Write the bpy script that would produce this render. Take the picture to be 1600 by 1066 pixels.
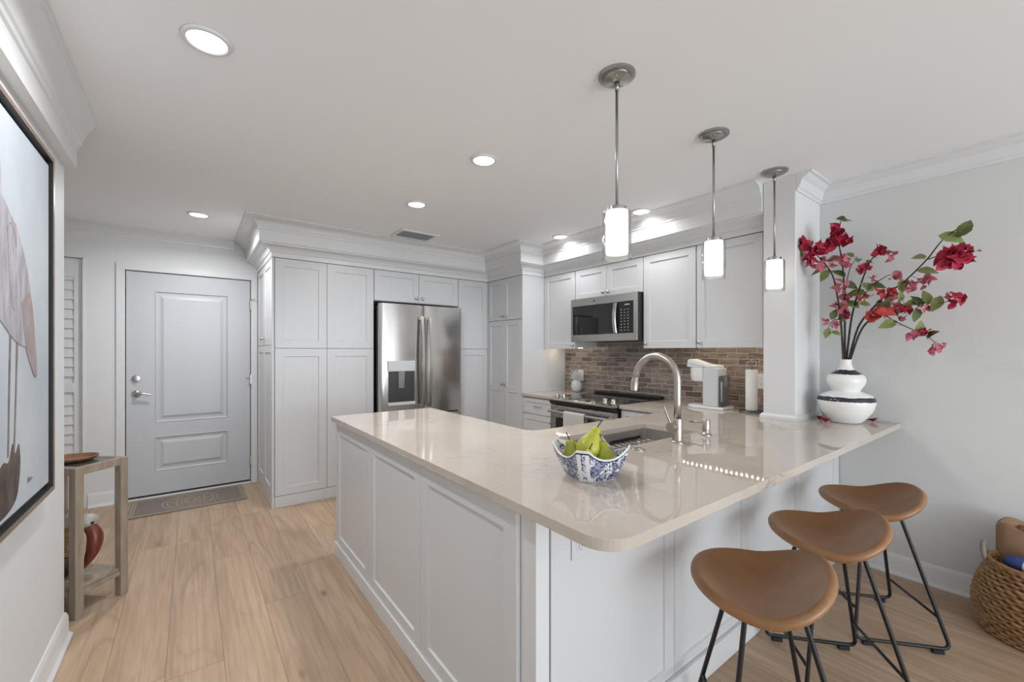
import bpy, bmesh, math, random
from mathutils import Vector, Matrix
from math import sin, cos, pi, radians

for o in list(bpy.data.objects):
    bpy.data.objects.remove(o)
S = bpy.context.scene
COL = S.collection

# ------------------------------------------------------------------ camera
cd = bpy.data.cameras.new('camera')
cd.sensor_width = 36.0
cd.sensor_fit = 'HORIZONTAL'
cd.lens = 660.1 / 1600 * 36.0
cd.shift_y = 16.74 / 1600
cd.clip_start = 0.02
cam = bpy.data.objects.new('camera', cd)
COL.objects.link(cam)
cam.location = (0, 0, 1.341)
cam.rotation_euler = (radians(90), 0, radians(-37.148))
S.camera = cam

# ------------------------------------------------------------------ view, world, lights
S.view_settings.view_transform = 'Standard'
S.view_settings.look = 'None'
S.view_settings.gamma = 1.0
S.view_settings.use_curve_mapping = False
S.view_settings.exposure = 0.14

wd = bpy.data.worlds.new('world')
S.world = wd
wd.use_nodes = True
_bg = wd.node_tree.nodes['Background']
_bg.inputs['Color'].default_value = (0.78, 0.88, 1.0, 1)
_bg.inputs['Strength'].default_value = 1.6


def area(name, loc, rot, sx, sy, power, color, shape='RECTANGLE', spread=180):
    ld = bpy.data.lights.new(name, 'AREA')
    ld.shape = shape
    ld.size = sx
    if shape in ('RECTANGLE', 'ELLIPSE'):
        ld.size_y = sy
    ld.energy = power
    ld.color = color
    ld.spread = radians(spread)
    o = bpy.data.objects.new(name, ld)
    COL.objects.link(o)
    o.location = loc
    o.rotation_euler = rot
    return o


CAN_COLOR = (0.95, 0.965, 0.985)
CAN_POWER = (11.0, 13.5, 8.0, 8.5, 2.7, 2.7)
CAN_SPREAD = (165, 165, 165, 165, 155, 155)
CANS = [(0.043, 1.838), (0.043, 4.208), (1.332, 2.024), (1.332, 2.932), (2.80, 2.024), (2.80, 2.932)]
# daylight entering through the wide glass doors behind the camera
area('daylight', (1.5, -4.05, 1.05), (radians(116), 0, 0), 3.6, 1.9, 122, (0.87, 0.935, 1.0))
for _i, (_x, _y) in enumerate(CANS):
    area('can_light_lamp', (_x, _y, 2.424), (0, 0, 0), 0.11, 0.11, CAN_POWER[_i], CAN_COLOR, 'DISK', CAN_SPREAD[_i])

# ------------------------------------------------------------------ materials
MATS = {}


def new_mat(name):
    m = bpy.data.materials.new(name)
    m.use_nodes = True
    nt = m.node_tree
    b = nt.nodes['Principled BSDF']
    MATS[name] = m
    return m, nt, b


def simple(name, col, rough=0.5, metal=0.0, spec=0.5, emit=None, estr=0.0, coat=0.0):
    m, nt, b = new_mat(name)
    b.inputs['Base Color'].default_value = (*col, 1)
    b.inputs['Roughness'].default_value = rough
    b.inputs['Metallic'].default_value = metal
    b.inputs['Specular IOR Level'].default_value = spec
    b.inputs['Coat Weight'].default_value = coat
    if emit:
        b.inputs['Emission Color'].default_value = (*emit, 1)
        b.inputs['Emission Strength'].default_value = estr
    return m


class NT:
    """small helper to wire shader nodes"""

    def __init__(self, nt):
        self.nt = nt

    def n(self, t, **kw):
        nd = self.nt.nodes.new(t)
        for k, v in kw.items():
            setattr(nd, k, v)
        return nd

    def l(self, a, b):
        self.nt.links.new(a, b)

    def math(self, op, a, b=None, c=None):
        nd = self.n('ShaderNodeMath', operation=op)
        for i, x in enumerate((a, b, c)):
            if x is None:
                continue
            if isinstance(x, (int, float)):
                nd.inputs[i].default_value = x
            else:
                self.l(x, nd.inputs[i])
        return nd.outputs[0]

    def xyz(self, v):
        nd = self.n('ShaderNodeSeparateXYZ')
        self.l(v, nd.inputs[0])
        return nd.outputs

    def comb(self, x, y, z):
        nd = self.n('ShaderNodeCombineXYZ')
        for i, q in enumerate((x, y, z)):
            if isinstance(q, (int, float)):
                nd.inputs[i].default_value = q
            else:
                self.l(q, nd.inputs[i])
        return nd.outputs[0]

    def obj(self):
        return self.n('ShaderNodeTexCoord').outputs['Object']

    def noise(self, vec, scale, detail=3, rough=0.5, dist=0.0):
        nd = self.n('ShaderNodeTexNoise')
        self.l(vec, nd.inputs['Vector'])
        nd.inputs['Scale'].default_value = scale
        nd.inputs['Detail'].default_value = detail
        nd.inputs['Roughness'].default_value = rough
        nd.inputs['Distortion'].default_value = dist
        return nd.outputs['Fac']

    def ramp(self, fac, stops, interp='LINEAR'):
        nd = self.n('ShaderNodeValToRGB')
        nd.color_ramp.interpolation = interp
        el = nd.color_ramp.elements
        while len(el) < len(stops):
            el.new(0.5)
        for e, (p, c) in zip(el, stops):
            e.position = p
            e.color = (*c, 1) if len(c) == 3 else c
        self.l(fac, nd.inputs[0])
        return nd.outputs[0]

    def mix(self, fac, a, b, mode='MIX'):
        nd = self.n('ShaderNodeMix', data_type='RGBA', blend_type=mode)
        for k, x in ((0, fac), (6, a), (7, b)):
            if isinstance(x, (int, float)):
                nd.inputs[k].default_value = x
            elif isinstance(x, tuple):
                nd.inputs[k].default_value = (*x, 1)
            else:
                self.l(x, nd.inputs[k])
        return nd.outputs[2]

    def white(self, vec):
        nd = self.n('ShaderNodeTexWhiteNoise', noise_dimensions='3D')
        self.l(vec, nd.inputs['Vector'])
        return nd.outputs['Value']

    def bump(self, h, strength, dist, bsdf):
        nd = self.n('ShaderNodeBump')
        nd.inputs['Strength'].default_value = strength
        nd.inputs['Distance'].default_value = dist
        self.l(h, nd.inputs['Height'])
        self.l(nd.outputs[0], bsdf.inputs['Normal'])


def tex_paint(name, col, rough, scale, strength):
    m, nt, b = new_mat(name)
    t = NT(nt)
    b.inputs['Base Color'].default_value = (*col, 1)
    b.inputs['Roughness'].default_value = rough
    t.bump(t.noise(t.obj(), scale, 4, 0.6), strength, 0.004, b)
    return m


tex_paint('wall_paint', (0.73, 0.732, 0.73), 0.55, 90, 0.08)
tex_paint('right_wall_paint', (0.665, 0.672, 0.66), 0.6, 90, 0.1)
tex_paint('ceiling_paint', (0.90, 0.90, 0.90), 0.7, 28, 0.25)
simple('cabinet_paint', (0.655, 0.66, 0.667), 0.32)
simple('trim_paint', (0.725, 0.73, 0.732), 0.3)
simple('door_paint', (0.545, 0.56, 0.58), 0.35)
simple('dark_gap', (0.03, 0.03, 0.03), 0.7)
simple('nickel', (0.60, 0.58, 0.55), 0.22, 1.0)
simple('brushed_nickel', (0.50, 0.465, 0.42), 0.3, 1.0)
simple('pendant_nickel', (0.40, 0.395, 0.39), 0.3, 1.0)
simple('black_glass', (0.012, 0.012, 0.013), 0.04, spec=0.6)
simple('black_plastic', (0.02, 0.02, 0.02), 0.35)
simple('black_metal', (0.012, 0.012, 0.012), 0.4, spec=0.4)
simple('rubber', (0.015, 0.015, 0.015), 0.8)
simple('dark_steel', (0.16, 0.155, 0.15), 0.35, 1.0)
simple('dispenser_grey', (0.075, 0.075, 0.075), 0.3, 0.6)
simple('white_plastic', (0.82, 0.82, 0.80), 0.3)
simple('grey_plastic', (0.62, 0.63, 0.64), 0.35)
simple('white_ceramic', (0.86, 0.86, 0.84), 0.12, coat=0.3)
simple('paper', (0.88, 0.87, 0.85), 0.85)
simple('lens', (1, 1, 1), 0.5, emit=(1.0, 0.97, 0.93), estr=6.0)
simple('led', (1, 1, 1), 0.5, emit=(1.0, 0.84, 0.62), estr=120.0)
simple('shade_glow', (1, 1, 1), 0.4, emit=(1.0, 0.95, 0.88), estr=1.5)
simple('plate_white', (0.72, 0.725, 0.72), 0.35)
simple('print_white', (0.75, 0.75, 0.75), 0.5)
simple('print_dark', (0.25, 0.24, 0.23), 0.5)


def brushed(name, col, rough, vec_scale, bump_s):
    m, nt, b = new_mat(name)
    t = NT(nt)
    o = t.xyz(t.obj())
    v = t.comb(t.math('MULTIPLY', o[0], vec_scale[0]), t.math('MULTIPLY', o[1], vec_scale[1]), t.math('MULTIPLY', o[2], vec_scale[2]))
    n = t.noise(v, 1.0, 2, 0.5)
    b.inputs['Base Color'].default_value = (*col, 1)
    b.inputs['Metallic'].default_value = 1
    t.l(t.math('MULTIPLY_ADD', n, 0.10, rough - 0.05), b.inputs['Roughness'])
    w = t.noise(t.comb(t.math('MULTIPLY', o[0], 5.0), t.math('MULTIPLY', o[1], 5.0), t.math('MULTIPLY', o[2], 1.6)), 1.0, 1, 0.4)
    t.bump(w, bump_s, 0.05, b)
    return m


brushed('stainless', (0.55, 0.53, 0.51), 0.20, (700, 700, 8), 0.10)
brushed('appliance_steel', (0.50, 0.49, 0.47), 0.26, (8, 8, 700), 0.0)
brushed('sink_steel', (0.46, 0.42, 0.385), 0.40, (300, 12, 300), 0.0)
MATS['sink_steel'].node_tree.nodes['Principled BSDF'].inputs['Metallic'].default_value = 0.65


def glass_mat(name, tint, ior=1.45, rough=0.0):
    m = bpy.data.materials.new(name)
    m.use_nodes = True
    nt = m.node_tree
    nt.nodes.remove(nt.nodes['Principled BSDF'])
    t = NT(nt)
    tr = t.n('ShaderNodeBsdfTransparent')
    tr.inputs[0].default_value = (*tint, 1)
    gl = t.n('ShaderNodeBsdfGlossy')
    gl.inputs['Roughness'].default_value = 0.03
    lw = t.n('ShaderNodeLayerWeight')
    fr = t.math('MULTIPLY_ADD', t.math('POWER', lw.outputs['Facing'], 2.2), 0.85, 0.06)
    mx = t.n('ShaderNodeMixShader')
    t.l(fr, mx.inputs[0])
    t.l(tr.outputs[0], mx.inputs[1])
    t.l(gl.outputs[0], mx.inputs[2])
    t.l(mx.outputs[0], nt.nodes['Material Output'].inputs['Surface'])
    MATS[name] = m
    return m


glass_mat('clear_glass', (0.96, 0.965, 0.965))
glass_mat('reservoir_plastic', (0.72, 0.74, 0.76))


def floor_mat():
    m, nt, b = new_mat('oak_floor')
    t = NT(nt)
    o = t.xyz(t.obj())
    W, L = 0.20, 1.52
    px = t.math('DIVIDE', t.math('ADD', o[0], 0.088), W)
    ix = t.math('FLOOR', px)
    fx = t.math('SUBTRACT', px, ix)
    r1 = t.white(t.comb(ix, 3.7, 0.0))
    py = t.math('ADD', t.math('DIVIDE', o[1], L), t.math('MULTIPLY', r1, 1.0))
    iy = t.math('FLOOR', py)
    fy = t.math('SUBTRACT', py, iy)
    rp = t.white(t.comb(ix, iy, 1.3))
    rq = t.white(t.comb(ix, iy, 7.9))
    # long grain, shifted per plank
    gx = t.math('ADD', o[0], t.math('MULTIPLY', rp, 37.0))
    gy = t.math('ADD', o[1], t.math('MULTIPLY', rq, 91.0))
    base = t.noise(t.comb(t.math('MULTIPLY', gx, 9.0), t.math('MULTIPLY', gy, 1.0), 0.0), 1.0, 3, 0.5, 0.6)
    # cathedral figure: rings of a slowly varying field
    fld = t.noise(t.comb(t.math('MULTIPLY', gx, 5.5), t.math('MULTIPLY', gy, 0.75), 2.0), 1.0, 1.0, 0.4, 0.3)
    ring = t.math('PINGPONG', t.math('MULTIPLY', fld, 15.0), 1.0)
    ring = t.math('MULTIPLY', t.math('POWER', ring, 4.0), t.ramp(t.noise(t.comb(t.math('MULTIPLY', gx, 3.0), t.math('MULTIPLY', gy, 0.9), 9.0), 1.0, 2, 0.5), [(0.38, (0, 0, 0)), (0.62, (1, 1, 1))]))
    fine = t.noise(t.comb(t.math('MULTIPLY', gx, 160.0), t.math('MULTIPLY', gy, 5.0), 0.0), 1.0, 3, 0.6)
    c = t.ramp(base, [(0.25, (0.43, 0.30, 0.196)), (0.5, (0.50, 0.36, 0.246)), (0.75, (0.57, 0.425, 0.303))])
    c = t.mix(t.math('MULTIPLY', ring, 0.75), c, (0.36, 0.245, 0.165))
    c = t.mix(t.math('MULTIPLY', t.math('POWER', fine, 2.0), 0.55), c, (0.30, 0.20, 0.13))
    mid = t.noise(t.comb(t.math('MULTIPLY', gx, 48.0), t.math('MULTIPLY', gy, 2.2), 4.0), 1.0, 2, 0.55, 0.5)
    c = t.mix(t.math('MULTIPLY', t.ramp(mid, [(0.42, (0, 0, 0)), (0.72, (1, 1, 1))]), 0.55), c, (0.31, 0.21, 0.14))
    tone = t.ramp(rp, [(0.0, (0.93, 0.91, 0.89)), (0.5, (1.0, 1.0, 1.0)), (1.0, (1.07, 1.06, 1.05))])
    c = t.mix(1.0, c, tone, 'MULTIPLY')
    # knots: sparse dark spots
    vo = t.n('ShaderNodeTexVoronoi')
    vo.inputs['Scale'].default_value = 1.0
    t.l(t.comb(t.math('MULTIPLY', gx, 4.0), t.math('MULTIPLY', gy, 1.6), 0.0), vo.inputs['Vector'])
    vc = t.xyz(vo.outputs['Color'])
    kn = t.math('MULTIPLY', t.math('SUBTRACT', 1.0, t.math('MINIMUM', t.math('DIVIDE', vo.outputs['Distance'], 0.075), 1.0)), t.math('GREATER_THAN', vc[0], 0.62))
    halo = t.math('MULTIPLY', t.math('SUBTRACT', 1.0, t.math('MINIMUM', t.math('DIVIDE', vo.outputs['Distance'], 0.28), 1.0)), t.math('GREATER_THAN', vc[0], 0.62))
    c = t.mix(t.math('MULTIPLY', halo, 0.30), c, (0.27, 0.165, 0.10))
    c = t.mix(t.math('MULTIPLY', kn, 0.9), c, (0.12, 0.07, 0.045))
    ex = t.math('MINIMUM', fx, t.math('SUBTRACT', 1.0, fx))
    ey = t.math('MINIMUM', fy, t.math('SUBTRACT', 1.0, fy))
    seam = t.math('MAXIMUM', t.math('LESS_THAN', ex, 0.0085), t.math('LESS_THAN', ey, 0.0011))
    c = t.mix(t.math('MULTIPLY', seam, 0.55), c, (0.15, 0.10, 0.065))
    t.l(c, b.inputs['Base Color'])
    b.inputs['Roughness'].default_value = 0.42
    b.inputs['Specular IOR Level'].default_value = 0.35
    t.bump(t.math('SUBTRACT', t.math('MULTIPLY', fine, 0.25), seam), 0.25, 0.002, b)


floor_mat()


def quartz_mat():
    m, nt, b = new_mat('quartz')
    t = NT(nt)
    p = t.obj()
    o = t.xyz(p)
    # veins run diagonally: stretch, then take the crest line of a noise
    w1 = t.noise(p, 2.2, 4, 0.6, 1.2)
    w2 = t.noise(p, 14.0, 3, 0.6, 0.8)
    f = t.noise(t.comb(t.math('ADD', o[0], t.math('MULTIPLY', w2, 0.05)), t.math('MULTIPLY', o[1], 1.5), o[2]), 2.6, 3.5, 0.55, 1.0)
    crest = t.math('ABSOLUTE', t.math('SUBTRACT', f, 0.5))
    vein = t.math('SUBTRACT', 1.0, t.math('MINIMUM', t.math('DIVIDE', crest, 0.0095), 1.0))
    mask = t.math('MINIMUM', t.math('MAXIMUM', t.math('MULTIPLY', t.math('SUBTRACT', w1, 0.49), 7.0), 0.0), 1.0)
    vein = t.math('MULTIPLY', vein, mask)
    brk = t.noise(p, 22.0, 2, 0.5)
    vein = t.math('MULTIPLY', vein, t.math('MINIMUM', t.math('MULTIPLY', brk, 1.5), 1.0))
    haze = t.math('MULTIPLY', t.math('SUBTRACT', 1.0, t.math('MINIMUM', t.math('DIVIDE', crest, 0.07), 1.0)), mask)
    sp = t.noise(p, 220.0, 1, 0.5)
    c = t.ramp(t.noise(p, 3.0, 4, 0.55), [(0.3, (0.525, 0.458, 0.393)), (0.7, (0.575, 0.51, 0.445))])
    c = t.mix(t.math('MULTIPLY', t.math('GREATER_THAN', sp, 0.69), 0.10), c, (0.45, 0.42, 0.40))
    c = t.mix(t.math('MULTIPLY', haze, 0.16), c, (0.52, 0.47, 0.44))
    c = t.mix(t.math('MULTIPLY', vein, 0.62), c, (0.17, 0.14, 0.15))
    t.l(c, b.inputs['Base Color'])
    b.inputs['Roughness'].default_value = 0.035
    b.inputs['Specular IOR Level'].default_value = 0.5


quartz_mat()


def tile_mat():
    m, nt, b = new_mat('mosaic_tile')
    t = NT(nt)
    o = t.xyz(t.obj())
    H, L = 0.0465, 0.150
    pz = t.math('DIVIDE', t.math('SUBTRACT', o[2], 0.912), H)
    iz = t.math('FLOOR', pz)
    fz = t.math('SUBTRACT', pz, iz)
    rr = t.white(t.comb(iz, 5.1, 0.0))
    py = t.math('ADD', t.math('DIVIDE', o[1], L), t.math('ADD', t.math('MULTIPLY', iz, 0.5), t.math('MULTIPLY', rr, 0.28)))
    iy = t.math('FLOOR', py)
    fy = t.math('SUBTRACT', py, iy)
    rnd = t.white(t.comb(iy, iz, 2.2))
    rn2 = t.white(t.comb(iy, iz, 8.8))
    c = t.ramp(rnd, [(0.0, (0.13, 0.105, 0.095)), (0.25, (0.24, 0.19, 0.165)), (0.5, (0.34, 0.27, 0.225)), (0.75, (0.285, 0.245, 0.235)), (1.0, (0.40, 0.33, 0.27))])
    st = t.noise(t.comb(t.math('ADD', t.math('MULTIPLY', o[1], 11.0), t.math('MULTIPLY', rn2, 50.0)), t.math('MULTIPLY', o[2], 85.0), t.math('MULTIPLY', rnd, 30.0)), 1.0, 3, 0.55, 0.4)
    dk = t.ramp(st, [(0.40, (0, 0, 0)), (0.72, (1, 1, 1))])
    c = t.mix(t.math('MULTIPLY', dk, 0.75), c, (0.10, 0.075, 0.065))
    lt = t.ramp(st, [(0.28, (1, 1, 1)), (0.42, (0, 0, 0))])
    c = t.mix(t.math('MULTIPLY', lt, 0.50), c, (0.60, 0.53, 0.47))
    ez = t.math('MULTIPLY', t.math('MINIMUM', fz, t.math('SUBTRACT', 1.0, fz)), H)
    ey = t.math('MULTIPLY', t.math('MINIMUM', fy, t.math('SUBTRACT', 1.0, fy)), L)
    e = t.math('MINIMUM', ez, ey)
    gr = t.math('LESS_THAN', e, 0.0019)
    c = t.mix(gr, c, (0.56, 0.48, 0.41))
    t.l(c, b.inputs['Base Color'])
    t.l(t.math('MULTIPLY_ADD', gr, 0.5, 0.22), b.inputs['Roughness'])
    t.bump(t.math('MINIMUM', t.math('DIVIDE', e, 0.003), 1.0), 0.35, 0.002, b)


tile_mat()


def noisy(name, c1, c2, scale, rough, detail=4, stretch=(1, 1, 1), bump=0.0, bscale=None, spec=0.5):
    m, nt, b = new_mat(name)
    t = NT(nt)
    o = t.xyz(t.obj())
    v = t.comb(*[t.math('MULTIPLY', o[i], float(stretch[i])) for i in range(3)])
    f = t.noise(v, scale, detail, 0.55)
    t.l(t.ramp(f, [(0.3, c1), (0.7, c2)]), b.inputs['Base Color'])
    b.inputs['Roughness'].default_value = rough
    b.inputs['Specular IOR Level'].default_value = spec
    if bump:
        t.bump(t.noise(v, bscale or scale, 3, 0.6), bump, 0.003, b)
    return m


noisy('leather', (0.26, 0.125, 0.052), (0.355, 0.18, 0.082), 9, 0.34, bump=0.12, bscale=240)
noisy('grey_oak', (0.235, 0.185, 0.14), (0.34, 0.275, 0.215), 6, 0.55, stretch=(6, 6, 1))
noisy('table_top_stone', (0.045, 0.042, 0.04), (0.085, 0.08, 0.075), 5, 0.25)
noisy('tray_wood', (0.16, 0.075, 0.032), (0.30, 0.15, 0.07), 7, 0.35, stretch=(8, 1, 1))
noisy('straw', (0.19, 0.095, 0.036), (0.46, 0.275, 0.125), 38, 0.65, stretch=(1, 1, 2.5))
noisy('bag_leather', (0.22, 0.125, 0.066), (0.30, 0.18, 0.10), 14, 0.6, bump=0.1, bscale=120)
noisy('handle_leather', (0.20, 0.165, 0.14), (0.34, 0.29, 0.25), 20, 0.6)
noisy('bark', (0.022, 0.016, 0.014), (0.055, 0.04, 0.034), 60, 0.7)
noisy('leaf', (0.12, 0.16, 0.04), (0.25, 0.29, 0.095), 14, 0.55)
noisy('leaf_dark', (0.055, 0.085, 0.022), (0.13, 0.16, 0.05), 14, 0.5)
noisy('bract_red', (0.34, 0.010, 0.040), (0.52, 0.03, 0.075), 25, 0.6)
noisy('bract_pink', (0.42, 0.075, 0.12), (0.58, 0.18, 0.22), 25, 0.6)
noisy('bract_coral', (0.50, 0.035, 0.045), (0.62, 0.09, 0.075), 25, 0.6)
noisy('pear_skin', (0.30, 0.35, 0.03), (0.60, 0.55, 0.055), 9, 0.35)
noisy('pear_skin_deep', (0.20, 0.25, 0.02), (0.38, 0.37, 0.045), 9, 0.38)
noisy('towel_white', (0.70, 0.71, 0.73), (0.82, 0.82, 0.84), 50, 0.9, bump=0.3, bscale=300)
noisy('towel_blue', (0.035, 0.06, 0.20), (0.06, 0.10, 0.28), 50, 0.9, bump=0.3, bscale=300)
noisy('dish_towel', (0.50, 0.47, 0.43), (0.58, 0.55, 0.51), 60, 0.9, bump=0.2, bscale=300)
noisy('bronze_frame', (0.16, 0.115, 0.085), (0.26, 0.20, 0.155), 12, 0.35, stretch=(1, 1, 1))
noisy('canvas_sky', (0.40, 0.44, 0.475), (0.50, 0.535, 0.565), 3, 0.8, bump=0.1, bscale=400)
noisy('paint_plumage', (0.25, 0.24, 0.27), (0.46, 0.44, 0.465), 9, 0.8, stretch=(1, 4, 1))
noisy('paint_rose', (0.26, 0.215, 0.215), (0.38, 0.32, 0.31), 12, 0.8)
noisy('paint_leg', (0.13, 0.105, 0.10), (0.24, 0.20, 0.19), 20, 0.8)
noisy('paint_rock', (0.035, 0.027, 0.022), (0.13, 0.10, 0.08), 16, 0.8)
noisy('bird_red', (0.11, 0.022, 0.012), (0.22, 0.055, 0.03), 12, 0.35, stretch=(4, 4, 1))
noisy('bird_grey', (0.36, 0.33, 0.29), (0.50, 0.46, 0.41), 20, 0.45)
noisy('bird_dark', (0.03, 0.02, 0.015), (0.09, 0.06, 0.04), 20, 0.5)
noisy('wicker', (0.20, 0.11, 0.045), (0.44, 0.28, 0.12), 45, 0.6)


def vase_mat():
    m, nt, b = new_mat('vase_glaze')
    t = NT(nt)
    p = t.obj()
    z = t.xyz(p)[2]
    n = t.noise(p, 26, 3, 0.6)
    zz = t.math('ADD', z, t.math('MULTIPLY', t.math('SUBTRACT', n, 0.5), 0.014))
    b1 = t.math('COMPARE', zz, 0.146, 0.0125)
    b2 = t.math('COMPARE', zz, 0.305, 0.0130)
    f = t.math('MAXIMUM', b1, b2)
    t.l(t.mix(f, (0.85, 0.85, 0.83), (0.028, 0.032, 0.045)), b.inputs['Base Color'])
    b.inputs['Roughness'].default_value = 0.16
    t.bump(t.noise(p, 40, 2, 0.5), 0.1, 0.003, b)


vase_mat()


def bowl_mat():
    m, nt, b = new_mat('blue_white_porcelain')
    t = NT(nt)
    p = t.obj()
    v = t.n('ShaderNodeTexVoronoi', feature='F1')
    v.inputs['Scale'].default_value = 21
    t.l(p, v.inputs['Vector'])
    d = v.outputs['Distance']
    petal = t.math('ABSOLUTE', t.math('SINE', t.math('MULTIPLY', d, 34.0)))
    bl = t.math('LESS_THAN', t.math('ADD', d, t.math('MULTIPLY', t.noise(p, 70, 2, 0.5), 0.30)), 0.66)
    n2 = t.noise(p, 55, 2, 0.5, 1.5)
    curl = t.math('LESS_THAN', t.math('ABSOLUTE', t.math('SUBTRACT', n2, 0.5)), 0.05)
    c = t.mix(bl, (0.80, 0.81, 0.82), (0.17, 0.20, 0.34))
    c = t.mix(t.math('MULTIPLY', t.math('MULTIPLY', bl, t.math('GREATER_THAN', petal, 0.80)), 0.8), c, (0.62, 0.65, 0.72))
    c = t.mix(curl, c, (0.022, 0.03, 0.10))
    t.l(c, b.inputs['Base Color'])
    b.inputs['Roughness'].default_value = 0.15


bowl_mat()
simple('porcelain_white', (0.80, 0.81, 0.81), 0.15)
simple('porcelain_blue', (0.02, 0.028, 0.09), 0.15)


def mat_rug():
    m, nt, b = new_mat('doormat_weave')
    t = NT(nt)
    p = t.obj()
    o = t.xyz(p)          # origin at mat centre
    x, y = o[0], o[1]
    ax, ay = t.math('ABSOLUTE', x), t.math('ABSOLUTE', y)
    d = t.math('MINIMUM', t.math('SUBTRACT', 0.41, ax), t.math('SUBTRACT', 0.245, ay))
    brd = t.math('MAXIMUM', t.math('COMPARE', d, 0.030, 0.004), t.math('COMPARE', d, 0.012, 0.004))
    ang = t.math('ARCTAN2', y, x)
    r = t.math('SQRT', t.math('ADD', t.math('MULTIPLY', x, x), t.math('MULTIPLY', t.math('MULTIPLY', y, y), 1.0)))
    star = t.math('ABSOLUTE', t.math('SINE', t.math('MULTIPLY', ang, 4.0)))
    rr = t.math('ADD', r, t.math('MULTIPLY', star, 0.035))
    ring = t.math('MAXIMUM', t.math('COMPARE', r, 0.198, 0.004), t.math('COMPARE', r, 0.165, 0.005))
    ring = t.math('MAXIMUM', ring, t.math('COMPARE', rr, 0.14, 0.006))
    ring = t.math('MAXIMUM', ring, t.math('COMPARE', rr, 0.10, 0.006))
    ring = t.math('MAXIMUM', ring, t.math('COMPARE', r, 0.04, 0.008))
    f = t.math('MAXIMUM', brd, ring)
    w = t.noise(p, 160, 2, 0.5)
    c = t.mix(w, (0.17, 0.145, 0.12), (0.25, 0.21, 0.175))
    c = t.mix(t.math('MULTIPLY', f, 0.75), c, (0.42, 0.36, 0.29))
    t.l(c, b.inputs['Base Color'])
    b.inputs['Roughness'].default_value = 0.95
    t.bump(w, 0.4, 0.003, b)


mat_rug()


def rug_weave():
    m, nt, b = new_mat('pineapple_white')
    t = NT(nt)
    b.inputs['Base Color'].default_value = (0.62, 0.66, 0.69, 1)
    b.inputs['Roughness'].default_value = 0.35


rug_weave()


def keypad_mat():
    m, nt, b = new_mat('keypad_panel')
    t = NT(nt)
    o = t.xyz(t.obj())       # origin: microwave base centre, keys run along y and z
    py = t.math('DIVIDE', t.math('ADD', o[1], 0.3128), 0.036)
    pz = t.math('DIVIDE', t.math('SUBTRACT', o[2], 0.079), 0.0255)
    fy = t.math('ABSOLUTE', t.math('SUBTRACT', t.math('FRACT', py), 0.5))
    fz = t.math('ABSOLUTE', t.math('SUBTRACT', t.math('FRACT', pz), 0.5))
    k = t.math('MULTIPLY', t.math('LESS_THAN', fy, 0.20), t.math('LESS_THAN', fz, 0.09))
    k = t.math('MULTIPLY', k, t.math('MULTIPLY', t.math('GREATER_THAN', pz, 0.0), t.math('LESS_THAN', pz, 8.0)))
    k = t.math('MULTIPLY', k, t.math('MULTIPLY', t.math('GREATER_THAN', py, 0.0), t.math('LESS_THAN', py, 3.0)))
    d = t.math('MULTIPLY', t.math('COMPARE', o[1], -0.285, 0.026), t.math('COMPARE', o[2], 0.312, 0.005))
    t.l(t.mix(t.math('MULTIPLY', t.math('MAXIMUM', k, d), 0.8), (0.014, 0.014, 0.015), (0.62, 0.62, 0.62)), b.inputs['Base Color'])
    b.inputs['Roughness'].default_value = 0.22


keypad_mat()

# ------------------------------------------------------------------ geometry helpers
ROOTLOC = {}


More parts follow.
